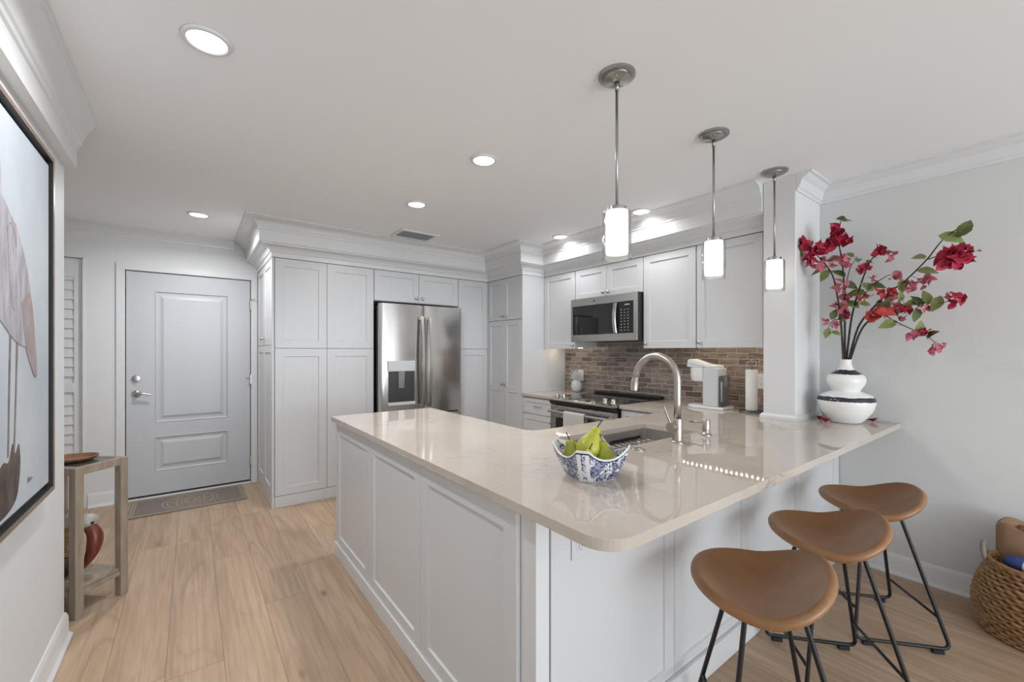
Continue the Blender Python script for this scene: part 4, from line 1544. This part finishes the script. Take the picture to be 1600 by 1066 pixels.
def rnd_dir():
    while True:
        v = Vector((random.uniform(-1, 1), random.uniform(-1, 1), random.uniform(-1, 1)))
        if .1 < v.length < 1:
            return v.normalized()


MX = 3.17
BR = [
    ('flower_branch', 'branch of dark red blossoms leaning left in front of the stub wall',
     [[(1318, 566, 3.165), (1314, 505, 3.15), (1306, 450, 3.13), (1298, 425, 3.10), (1282, 405, 3.07), (1262, 385, 3.04), (1250, 380, 3.03)], [(1314, 500, 3.15), (1303, 500, 3.13), (1294, 512, 3.12)]]),
    ('flower_branch', 'tallest upright branch with red blossoms at its tip under a green leaf',
     [[(1320, 566, 3.17), (1320, 505, 3.18), (1319, 450, 3.18), (1316, 410, 3.16), (1310, 375, 3.15), (1313, 350, 3.15), (1317, 337, 3.15)], [(1319, 460, 3.18), (1328, 420, 3.17), (1340, 402, 3.17)]]),
    ('flower_branch', 'long branch sweeping far right to a big red blossom with bare leaves above',
     [[(1325, 566, 3.17), (1340, 514, 3.16), (1358, 488, 3.15), (1388, 458, 3.13), (1412, 441, 3.11), (1447, 407, 3.09), (1472, 376, 3.07), (1497, 357, 3.06), (1506, 355, 3.05)], [(1447, 406, 3.09), (1468, 400, 3.07), (1485, 401, 3.06)]]),
    ('flower_branch', 'low branch arching right with drooping pink blossoms at its end',
     [[(1327, 566, 3.17), (1348, 512, 3.14), (1382, 487, 3.10), (1420, 474, 3.08), (1466, 474, 3.06), (1488, 469, 3.05)], [(1378, 490, 3.10), (1402, 504, 3.08), (1430, 517, 3.06), (1452, 528, 3.05), (1466, 541, 3.05)]]),
    ('flower_branch', 'thin middle branch with small pink and red blossoms against the grey wall',
     [[(1322, 566, 3.175), (1331, 495, 3.19), (1345, 445, 3.2), (1360, 408, 3.2), (1378, 394, 3.19), (1398, 394, 3.18)], [(1336, 478, 3.19), (1362, 448, 3.18), (1385, 432, 3.17), (1398, 428, 3.16)]]),
]
BL = [(1258, 384, 18, 'r'), (1277, 388, 24, 'r'), (1268, 403, 18, 'r'), (1298, 386, 20, 'r'), (1312, 364, 22, 'r'), (1317, 378, 18, 'r'), (1302, 374, 16, 'r'), (1291, 411, 20, 'p'), (1320, 408, 17, 'p'), (1281, 415, 14, 'p'), (1373, 395, 17, 'r'), (1389, 398, 14, 'p'),
      (1348, 420, 14, 'r'), (1312, 446, 18, 'p'), (1320, 464, 16, 'p'), (1312, 480, 18, 'p'), (1322, 491, 14, 'r'), (1291, 504, 12, 'p'), (1305, 508, 13, 'p'), (1366, 437, 10, 'p'), (1397, 432, 15, 'p'), (1424, 447, 15, 'p'),
      (1441, 440, 17, 'p'), (1349, 463, 15, 'c'), (1385, 458, 20, 'c'), (1398, 463, 14, 'p'), (1364, 492, 17, 'c'), (1380, 487, 22, 'c'), (1401, 480, 14, 'p'), (1416, 482, 16, 'r'), (1404, 493, 13, 'p'), (1444, 479, 14, 'p'), (1488, 404, 24, 'r'),
      (1503, 402, 24, 'r'), (1496, 396, 22, 'r'), (1495, 467, 17, 'r'), (1481, 463, 11, 'p'), (1428, 523, 15, 'p'), (1446, 517, 12, 'r'), (1461, 545, 14, 'p'), (1470, 541, 11, 'p')]
LV = [(1249, 396, 16), (1315, 342, 14), (1324, 345, 10), (1302, 405, 15), (1276, 426, 18), (1288, 431, 17), (1310, 427, 18), (1328, 398, 12), (1340, 406, 15), (1360, 410, 13), (1329, 446, 18), (1338, 458, 20), (1355, 448, 18), (1371, 447, 17), (1331, 475, 18), (1303, 491, 15), (1292, 521, 14), (1307, 521, 12), (1316, 500, 11),
      (1374, 477, 14), (1385, 475, 15), (1409, 448, 17), (1407, 463, 12), (1428, 474, 20), (1433, 470, 16), (1447, 464, 17), (1463, 475, 18), (1431, 493, 18), (1387, 507, 18), (1437, 511, 15), (1456, 523, 16), (1487, 372, 22), (1505, 359, 20), (1436, 402, 13), (1450, 424, 18), (1399, 487, 13), (1352, 475, 12)]
stems = []
for nm, lb, paths in BR:
    curves = [spline([on_x(*p) for p in path], 6) for path in paths]
    stems.append(curves)


def nearest(u, v):
    best = None
    for bi, curves in enumerate(stems):
        for cu in curves:
            for p in cu[8:] if len(cu) > 20 else cu:
                q = on_x(u, v, p.x)
                dd_ = (q - p).length
                if best is None or dd_ < best[0]:
                    best = (dd_, bi, p, q)
    return best


per = {i: ([], []) for i in range(len(BR))}
for (u, v, s, c) in BL:
    n_ = nearest(u, v)
    per[n_[1]][0].append((n_[2], n_[3], s, c))
for (u, v, s) in LV:
    n_ = nearest(u, v)
    per[n_[1]][1].append((n_[2], n_[3], s))
for bi, ((nm, lb, paths), curves) in enumerate(zip(BR, stems)):
    t = thing(nm, tuple(curves[0][0]), lb, 'flower branch', 'blossom branches in the vase')
    mb = MB()
    for ci, cu in enumerate(curves):
        r0, r1 = (.0062, .0016) if ci == 0 else (.003, .0014)
        m_ = len(cu)
        mb.tube(cu, [r0 + (r1 - r0) * i / (m_ - 1) for i in range(m_)], 7)
    for (p, q, s, c) in per[bi][0]:
        if (q - p).length > .008:
            mb.tube([p, (p + q) / 2 + Vector((0, 0, .004)), q], [.0013, .0011, .0009], 5)
    for (p, q, s) in per[bi][1]:
        if (q - p).length > .008:
            mb.tube([p, q], .0009, 5)
    mb.build('stem', 'bark', t, smooth=True)
    for (p, q, s, c) in per[bi][0]:
        sc = s / 290.0 * 1.22
        mb = MB()
        cnt = max(9, int(s * .95)) if c == 'r' else max(7, int(s * .60))
        for k in range(cnt):
            d = rnd_dir()
            d.x -= .25
            d.normalize()
            st = q + rnd_dir() * sc * .34
            petal(mb, st - d * sc * .10, d, rnd_dir(), sc * random.uniform(.52, .72), sc * random.uniform(.42, .58), .3, .25)
        mb.build('blossom', {'r': 'bract_red', 'p': 'bract_pink', 'c': 'bract_coral'}[c], t, smooth=True)
    mb = MB()
    for li, (p, q, s) in enumerate(per[bi][1]):
        mb.mi = 0 if li % 3 else 1
        L = s / 290.0 * 1.40
        d = (q - p)
        if d.length < .01:
            d = rnd_dir()
        d = d.normalized() + rnd_dir() * .6 - Vector((0, 0, .15))
        petal(mb, q - d.normalized() * L * .5, d, Vector((-.8, -.5, random.uniform(.2, .9))), L, L * .60, .2, .25)
    mb.build('leaves', ['leaf', 'leaf_dark'], t, smooth=True)

for (x, y, lb, an) in ((3.130, .938, 'fallen red petal on the counter nearest the stub wall', .4), (3.060, .890, 'fallen red petal lying flat on the counter just left of the vase', 1.4), (3.300, .722, 'fallen red petal on the counter right of the vase', 2.3)):
    t = MB()
    for k in range(3):
        a = an + k * 1.1
        petal(t, Vector((x, y, CT1 + .0015 + .002 * k)), Vector((cos(a), sin(a), .45 + .35 * k)), Vector((0, 0, 1)), .040, .040, .30, .35)
    tag(t.build('petal', 'bract_red', smooth=True), lb, 'petal', 'fallen petals')

# ------------------------------------------------------------------ counter-top things along the backsplash
cm = thing('coffee_maker', (3.15, 1.60, CT1), 'white single-serve coffee maker under the wall cabinets by the paper towels', 'coffee maker')
CX0, CX1 = 3.075, 3.215
mb = MB()
base = [(x, y) for x, y in arc2(3.145, 1.735, .085, 0, 180, 14)] + [(3.060, 1.515), (3.230, 1.515)]
mb.prism(base, CT1 + .0005, CT1 + .020); mb.build('base', 'white_plastic', cm, bevel=.004)
mb = MB(); mb.prism([(x, y) for x, y in arc2(3.145, 1.735, .062, 0, 180, 14)] + [(3.083, 1.68), (3.207, 1.68)], CT1 + .0202, CT1 + .026); mb.build('drip_tray', 'grey_plastic', cm, bevel=.002)
mb = MB(); mb.box(CX0, CX1, 1.562, 1.676, CT1 + .0202, 1.222, .008); mb.build('column', 'grey_plastic', cm)
mb = MB()
rs = []
for z, r_ in ((1.112, .046), (1.116, .058), (1.130, .066), (1.160, .069), (1.2215, .070)):
    rs.append([(x, y, z) for x, y in arc2(3.145, 1.732, r_, 0, 180, 18)] + [(3.145 - r_, 1.6765, z), (3.145 + r_, 1.6765, z)])
mb.rings(rs); mb.build('brew_head', 'white_plastic', cm, auto=40)
mb = MB()
pr = [(1.575, 1.2225), (1.803, 1.2225), (1.806, 1.236), (1.800, 1.277), (1.785, 1.283), (1.66, 1.246), (1.575, 1.238)]
mb.rings([[(x, y, z) for y, z in pr] for x in (3.080, 3.210)]); mb.build('lid', 'white_plastic', cm, bevel=.005)
mb = MB()
pr = [(1.800, 1.240), (1.800, 1.262), (1.66, 1.236), (1.66, 1.228)]
mb.rings([[(x, y, z) for y, z in pr] for x in (3.0765, 3.0798)]); mb.build('lid_handle', 'grey_plastic', cm)
mb = MB(); mb.box(3.085, 3.205, 1.5250, 1.5610, CT1 + .0202, 1.165, .010); mb.build('water_tank', 'reservoir_plastic', cm)
mb = MB(); mb.tube([(3.098, 1.543, CT1 + .06), (3.098, 1.543, 1.12)], .006, 8); mb.build('tank_tube', 'white_plastic', cm, smooth=True)

TX, TY = 3.141, 1.352
th_ = thing('paper_towel_holder', (TX, TY, CT1), 'scrolled wire paper towel holder standing against the tiles beside the stub wall', 'paper towel holder')
mb = MB()
circ = [(TX + .075 * cos(2 * pi * i / 28), TY + .075 * sin(2 * pi * i / 28), CT1 + .012) for i in range(29)]
mb.tube(circ, .0045, 8)
mb.tube([(TX - .075, TY, CT1 + .012), (TX + .075, TY, CT1 + .012)], .004, 8)
mb.tube([(TX, TY - .075, CT1 + .012), (TX, TY + .075, CT1 + .012)], .004, 8)
for k in range(4):
    a = pi / 4 + k * pi / 2
    mb.sphere((TX + .075 * cos(a), TY + .075 * sin(a), CT1 + .0085), .0085, n=10, m=8)
mb.build('base', 'dark_steel', th_, smooth=True)
mb = MB(); mb.tube([(TX, TY, CT1 + .012), (TX, TY, 1.242)], .005, 10); mb.build('rod', 'dark_steel', th_, smooth=True)
mb = MB()
for s in (-1, 1):
    mb.tube(spline([(TX, TY, 1.240), (TX - s * .012, TY + s * .018, 1.246), (TX - s * .016, TY + s * .026, 1.262), (TX - s * .006, TY + s * .016, 1.274), (TX, TY + s * .004, 1.264)], 5), .003, 8)
mb.sphere((TX, TY, 1.280), .007, n=10, m=8)
mb.build('finial', 'nickel', th_, smooth=True)
mb = MB(); mb.lathe([(.010, CT1 + .018), (.037, CT1 + .018), (.0385, CT1 + .021), (.0385, 1.211), (.037, 1.214), (.010, 1.214), (.010, 1.15), (.010, CT1 + .03)], (TX, TY, 0), 36, cap0=False, cap1=False)
pt = mb.build('paper_towel_roll', 'paper', auto=40)
tag(pt, 'white paper towel roll on the scrolled wire holder beside the stub wall', 'paper towels')

QX, QY = 3.262, 3.170
pn = thing('pineapple_ornament', (QX, QY, CT1), 'pale blue-white ceramic pineapple ornament in the corner left of the range', 'ornament')
mb = MB()
rs = []
for j in range(1, 26):
    ph = pi * j / 26
    ring = []
    for i in range(40):
        a = 2 * pi * i / 40
        zz = -cos(ph)
        k = 1 + .035 * sin(a * 7 + zz * 9) * sin(a * 7 - zz * 9)
        ring.append((QX + .056 * sin(ph) ** .75 * k * cos(a), QY + .056 * sin(ph) ** .75 * k * sin(a), CT1 + .068 + .0675 * zz))
    rs.append(ring)
mb.rings(rs); mb.build('fruit_body', 'pineapple_white', pn, smooth=True)
mb = MB()
random.seed(4)
for lvl, (L, tilt, cnt) in enumerate(((.070, 1.00, 8), (.095, .66, 8), (.112, .36, 7), (.118, .10, 4))):
    for k in range(cnt):
        a = 2 * pi * (k + .5 * (lvl % 2)) / cnt
        c0 = Vector((QX, QY, CT1 + .124))
        o_ = Vector((cos(a), sin(a), 0))
        pts = [c0 + o_ * (.008 + L * s * sin(tilt) * (.6 + .6 * s)) + Vector((0, 0, L * cos(tilt) * s - .012 * s * s * lvl * 0)) for s in (0, .2, .4, .6, .8, 1.0)]
        mb.tube(pts, [.006, .0095, .0095, .0075, .0045, .001], 8)
mb.build('leaf_crown', 'pineapple_white', pn, smooth=True)


def outlet(F, u, z, label, plate='plate_white'):
    t = thing('wall_outlet', F(u, z, 0), label, 'outlet', 'white wall outlets')
    m = MB(); F.box(m, u - .036, u + .036, z - .058, z + .058, .0002, .006, .0025); m.build('plate', plate, t)
    m = MB()
    for s in (-1, 1):
        F.box(m, u - .017, u + .017, z + s * .0215 - .0145, z + s * .0215 + .0145, .006, .0072)
    m.build('sockets', plate, t)
    m = MB()
    for s in (-1, 1):
        for q, h_ in ((-.007, .006), (.006, .005)):
            F.box(m, u + q - .0011, u + q + .0011, z + s * .0215 + .002 - h_, z + s * .0215 + .002 + h_, .0072, .0074)
        F.box(m, u - .0025, u + .0025, z + s * .0215 - .0105, z + s * .0215 - .0065, .0072, .0074)
    m.build('slots', 'print_dark', t)
    return t


FBK = Face('-X', XR - .008)
outlet(FBK, 3.205, 1.085, 'white outlet plate on the tiles behind the pineapple ornament')
outlet(FBK, 1.382, 1.122, 'white outlet plate on the tiles between the paper towel roll and stub wall')
outlet(Face('-Y', .920), .958, .760, 'white outlet on the bar back panel under the rounded counter corner', 'cabinet_paint')

# ------------------------------------------------------------------ console table in the hall
A = Vector((-.462, 2.986)); E1 = Vector((.683, .730)); E2 = Vector((-.730, .683))
W1, W2, TH = .262, .42, .758
ta = thing('console_table', (A.x + E1.x * W1 / 2 + E2.x * W2 / 2, A.y + E1.y * W1 / 2 + E2.y * W2 / 2, 0), 'weathered grey-oak side table with dark inset top in the hallway by the left wall', 'table')


def tpt(a, b):
    return (A.x + E1.x * a + E2.x * b, A.y + E1.y * a + E2.y * b)


for a in (.020, W1 - .020):
    for b in (.020, W2 - .020):
        m = MB(); m.obox(tpt(a, b), E1, E2, .020, .020, 0, TH - .0002, .003); m.build('leg', 'grey_oak', ta)
m = MB()
m.obox(tpt(W1 / 2, .018), E1, E2, W1 / 2 - .0405, .016, TH - .040, TH, .002)
m.obox(tpt(W1 / 2, W2 - .018), E1, E2, W1 / 2 - .0405, .016, TH - .040, TH, .002)
m.obox(tpt(.018, W2 / 2), E1, E2, .016, W2 / 2 - .0405, TH - .040, TH, .002)
m.obox(tpt(W1 - .018, W2 / 2), E1, E2, .016, W2 / 2 - .0405, TH - .040, TH, .002)
m.build('apron', 'grey_oak', ta)
m = MB(); m.obox(tpt(W1 / 2, W2 / 2), E1, E2, W1 / 2 - .0345, W2 / 2 - .0345, TH - .016, TH - .002); m.build('tabletop', 'table_top_stone', ta)
m = MB(); m.obox(tpt(W1 / 2, W2 / 2), E1, E2, W1 / 2 - .012, W2 / 2 - .012, .138, .152, .002)
m.obox(tpt(W1 - .016, W2 / 2), E1, E2, .010, W2 / 2 - .041, .112, .1375); m.obox(tpt(.016, W2 / 2), E1, E2, .010, W2 / 2 - .041, .112, .1375)
m.obox(tpt(W1 / 2, .016), E1, E2, W1 / 2 - .041, .010, .112, .1375); m.obox(tpt(W1 / 2, W2 - .016), E1, E2, W1 / 2 - .041, .010, .112, .1375)
m.build('shelf', 'grey_oak', ta)
c = tpt(.120, .215)
m = MB(); m.lathe([(.060, TH - .0015), (.095, TH + .004), (.112, TH + .018), (.114, TH + .024), (.110, TH + .024), (.094, TH + .010), (.060, TH + .006)], (c[0] + .02, c[1] - .01, 0), 40, sx=1.0, sy=.80)
tag(m.build('tray', 'tray_wood', smooth=True), 'round brown wooden tray on top of the grey-oak side table', 'tray')

# carved bird on the low shelf
bz = .1525
b0 = tpt(.125, .195)
bird = thing('bird_figurine', (b0[0], b0[1], bz), 'carved bird figurine with grey head and long red bill on the table shelf', 'figurine')
hx, hy, hz = -.452, 3.205, .425
m = MB(); m.sphere((b0[0] - .035, b0[1] + .01, bz + .070), .075, .075, .0695, 22, 14); m.build('lower_body', 'bird_dark', bird, smooth=True)
m = MB()
for k in range(12):
    z = bz + .120 + k * .0125
    r_ = .066 - .0018 * k
    m.tube([(b0[0] - .040 + (r_ + .0025 * ((i + k) % 2)) * cos(2 * pi * i / 28), b0[1] + .012 + (r_ + .0025 * ((i + k) % 2)) * sin(2 * pi * i / 28), z) for i in range(29)], .0072, 6)
m.build('woven_body', 'wicker', bird, smooth=True)
m = MB(); m.tube(spline([(b0[0] - .035, b0[1] + .012, bz + .250), (b0[0] - .01, b0[1] + .008, bz + .278), (hx - .012, hy, hz)], 5), [.045] * 5 + [.040] * 5 + [.036], 14)
m.build('neck', 'bird_grey', bird, smooth=True)
m = MB(); m.sphere((hx, hy, hz), .050, .044, .040, 20, 14); m.build('head', 'bird_grey', bird, smooth=True)
m = MB(); m.sphere((hx + .026, hy - .036, hz - .003), .0085, n=12, m=8); m.build('eye', 'black_plastic', bird, smooth=True)
m = MB()
bp = spline([(hx + .012, hy - .012, hz - .022), (hx + .034, hy - .020, hz - .075), (hx + .030, hy - .024, hz - .140), (hx + .008, hy - .022, hz - .205), (hx - .018, hy - .018, hz - .262)], 6)
n_ = len(bp)
m.tube(bp, [.026 + .009 * sin(pi * min(1, i / n_ * 1.25)) - .030 * (i / n_) ** 3 for i in range(n_)], 14)
m.build('bill', 'bird_red', bird, smooth=True)

# doormat
o = MB(); o.box(-.418, .402, 4.522, 5.018, .0005, .009, .003)
m_ = o.build('doormat', 'doormat_weave')
m_.data.transform(Matrix.Translation((.008, -4.770, 0)))
m_.location = (-.008, 4.770, 0)
tag(m_, 'taupe doormat with a star medallion in front of the entrance door', 'doormat')

# ------------------------------------------------------------------ framed painting on the left wall
AY0, AY1, AZ0, AZ1 = 1.36, 2.440, .795, 2.105
pa = thing('framed_painting', (XL, (AY0 + AY1) / 2, (AZ0 + AZ1) / 2), 'large bronze-framed painting of a pale wading bird on the left wall', 'painting')
m = MB()
x0, x1 = XL + .001, XL + .040
for a in ((AY0, AY1, AZ0, AZ0 + .016), (AY0, AY1, AZ1 - .016, AZ1), (AY0, AY0 + .016, AZ0 + .016, AZ1 - .016), (AY1 - .016, AY1, AZ0 + .016, AZ1 - .016)):
    m.box(x0, x1, *a)
m.build('frame', 'bronze_frame', pa)
m = MB()
m.box(x0, x0 + .010, AY0 + .0165, AY1 - .0165, AZ0 + .0165, AZ1 - .0165)
for a in ((AY0 + .0165, AY1 - .0165, AZ0 + .0165, AZ0 + .032), (AY0 + .0165, AY1 - .0165, AZ1 - .032, AZ1 - .0165), (AY0 + .0165, AY0 + .032, AZ0 + .032, AZ1 - .032), (AY1 - .032, AY1 - .0165, AZ0 + .032, AZ1 - .032)):
    m.box(x0 + .010, x0 + .020, *a)
for a in ((AY0 + .0162, AY1 - .0162, AZ0 + .0162, AZ0 + .019), (AY0 + .0162, AY1 - .0162, AZ1 - .019, AZ1 - .0162), (AY0 + .0162, AY0 + .019, AZ0 + .019, AZ1 - .019), (AY1 - .019, AY1 - .0162, AZ0 + .019, AZ1 - .019)):
    m.box(x0 + .0205, x1 - .0015, *a)
m.build('frame_recess', 'black_plastic', pa)
m = MB()
cx = XL + .030
m.box(x0 + .0105, cx, AY0 + .040, AY1 - .040, AZ0 + .040, AZ1 - .040)


def blob(pts, lvl, mi, sm=True):
    m.mi = mi
    P_ = [(0, y, z) for y, z in pts]
    if sm:
        cl = spline(P_ + P_[:1], 5)[:-1]
    else:
        cl = [Vector(p) for p in P_]
    m.rings([[(cx + .0001, p.y, p.z) for p in cl], [(cx + .0006 * lvl, p.y, p.z) for p in cl]], True, True, True)


# rock, legs, body, wing, plumes, neck, head
blob([(1.62, .84), (1.66, .94), (1.74, 1.00), (1.84, .985), (1.90, 1.01), (1.95, 1.005), (1.985, 1.055), (2.01, 1.02), (2.045, 1.045), (2.06, .99), (2.05, .93), (2.02, .875), (1.94, .85), (1.80, .845)], 1, 4)
blob([(1.955, 1.40), (1.972, 1.40), (1.958, 1.20), (1.95, 1.02), (1.938, 1.02), (1.945, 1.20)], 2, 3, False)
blob([(2.02, 1.40), (2.038, 1.40), (2.020, 1.20), (2.004, 1.03), (1.992, 1.03), (2.008, 1.20)], 2, 3, False)
blob([(1.70, 1.55), (1.74, 1.72), (1.86, 1.80), (1.96, 1.765), (2.06, 1.70), (2.15, 1.58), (2.195, 1.43), (2.16, 1.37), (2.08, 1.36), (1.98, 1.385), (1.86, 1.44), (1.76, 1.48)], 3, 1)
blob([(2.06, 1.50), (2.16, 1.54), (2.215, 1.38), (2.235, 1.262), (2.205, 1.258), (2.17, 1.29), (2.11, 1.36)], 4, 2)
blob([(1.93, 1.72), (2.00, 1.745), (2.06, 1.67), (2.03, 1.56), (1.99, 1.47), (1.95, 1.56)], 5, 1)
blob([(1.95, 1.735), (1.985, 1.745), (2.012, 1.70), (2.005, 1.67), (1.985, 1.72)], 6, 2)
blob([(1.70, 1.60), (1.78, 1.74), (1.80, 1.86), (1.74, 1.93), (1.70, 1.97), (1.74, 2.01), (1.82, 1.985), (1.87, 1.90), (1.88, 1.78), (1.84, 1.66)], 4, 1)
blob([(1.72, 1.975), (1.74, 2.01), (1.66, 1.97), (1.56, 1.86), (1.54, 1.80), (1.62, 1.89)], 5, 3)
m.mi = 3
m.tube(spline([(cx + .0006, 2.13, .895), (cx + .0006, 2.14, .915), (cx + .0006, 2.148, .895), (cx + .0006, 2.158, .910), (cx + .0006, 2.166, .897), (cx + .0006, 2.176, .906), (cx + .0006, 2.19, .900)], 4), .0012, 5)
m.build('canvas', ['canvas_sky', 'paint_plumage', 'paint_rose', 'paint_leg', 'paint_rock'], pa)

# ------------------------------------------------------------------ woven basket by the grey wall
KX, KY = 3.135, .045
bk = thing('storage_basket', (KX, KY, 0), 'woven straw basket with leather handles on the floor against the grey wall', 'basket')
m = MB()
NR = 19
H_ = .335


def kprof(z):
    s = z / H_
    return .86 + .19 * sin(pi * min(1, s * .95 + .12)) ** .9 * 1.0 - .03 * s


for k in range(NR):
    z = .010 + (H_ - .018) * k / (NR - 1)
    f = kprof(z)
    pts = []
    for i in range(133):
        a = 2 * pi * i / 132
        w = .0055 * sin(33 * a + pi * (k % 2))
        zz = z + .0035 * cos(33 * a + pi * (k % 2))
        pts.append((KX + (.198 * f + w) * cos(a), KY + (.238 * f + w) * sin(a), max(.0095, zz)))
    m.tube(pts, .0088, 6, cap=False)
m.rings([[(KX + .185 * .86 * cos(2 * pi * i / 40), KY + .225 * .86 * sin(2 * pi * i / 40), z) for i in range(40)] for z in (.003, .012)])
m.build('woven_body', 'straw', bk, smooth=True)
m = MB()
pts = [(KX + .198 * kprof(H_) * cos(2 * pi * i / 60), KY + .238 * kprof(H_) * sin(2 * pi * i / 60), H_ + .003) for i in range(61)]
m.tube(pts, .0095, 8, cap=False); m.build('rim', 'straw', bk, smooth=True)
for s in (1, -1):
    m = MB()
    yy = KY + s * .238 * kprof(H_)
    m.tube(spline([(KX - .040, yy - s * .004, H_ - .05), (KX - .046, yy + s * .010, H_ + .01), (KX - .028, yy + s * .016, H_ + .052), (KX + .028, yy + s * .016, H_ + .052), (KX + .046, yy + s * .010, H_ + .01), (KX + .040, yy - s * .004, H_ - .05)], 5), .0105, 8)
    m.build('handle', 'handle_leather', bk, smooth=True)
# folded leather bag standing in it
bgp = spline([(3.296, -.060, 0), (3.290, .110, 0), (3.262, .205, 0), (3.225, .218, 0), (3.198, .185, 0), (3.150, .065, 0), (3.108, -.070, 0)], 8)
m = MB()
n_ = len(bgp)
rings_ = []
for i, p in enumerate(bgp):
    if i == 0:
        t_ = bgp[1] - p
    elif i == n_ - 1:
        t_ = p - bgp[-2]
    else:
        t_ = bgp[i + 1] - bgp[i - 1]
    t_.normalize()
    nn = Vector((t_.y, -t_.x, 0)) * .006
    zt = .500 - .035 * (i / n_) - (.02 * sin(i * .35))
    rings_.append([(p.x - nn.x, p.y - nn.y, .20), (p.x + nn.x, p.y + nn.y, .20), (p.x + nn.x, p.y + nn.y, zt - .004), (p.x, p.y, zt), (p.x - nn.x, p.y - nn.y, zt - .004)])
m.rings(rings_)
bb = thing('leather_bag', (3.19, .05, .20), 'folded brown leather bag standing upright in the woven basket', 'bag')
m.build('folded_side', 'bag_leather', bb, auto=60)
m = MB()
m.rings([[(3.285 - .075 * s_, -.05 + .22 * s_ * 0 + q, .488 - .03 * s_ + .012 * sin(q * 30)) for q in (-.0, .04, .08, .12, .16, .20)] + [(3.285 - .075 * s_, -.05 + q, .478 - .03 * s_ + .012 * sin(q * 30)) for q in (.20, .16, .12, .08, .04, 0)] for s_ in (0, .3, .6, 1.0)])
m.build('flap', 'bag_leather', bb, smooth=True)
rt = thing('rolled_towel', (3.07, .06, .34), 'rolled blue and white towel lying on top inside the woven basket', 'towel')
ax0, ax1 = Vector((3.118, .185, .342)), Vector((3.022, -.085, .350))
m = MB()
cnt = 12
ring = []
dirv = (ax1 - ax0).normalized()
sv = Vector((dirv.y, -dirv.x, 0)).normalized()
for i in range(cnt + 1):
    s = i / cnt
    p = ax0 + (ax1 - ax0) * s
    rr = .046 * (min(1, .55 + s * 5) if s < .1 else 1) * (1 - .06 * sin(s * 9))
    ring.append([tuple(p + sv * rr * 1.05 * cos(2 * pi * k / 20) + Vector((0, 0, 1)) * rr * .72 * sin(2 * pi * k / 20) * (1 + .05 * sin(3 * k))) for k in range(20)])
m.rings(ring)
for f in m.bm.faces:
    cc = f.calc_center_median()
    s = (cc - ax0).dot(dirv) / (ax1 - ax0).length
    f.material_index = 1 if (s < .27 or s > .80) else 0
m.build('cloth', ['towel_white', 'towel_blue'], rt, smooth=True)
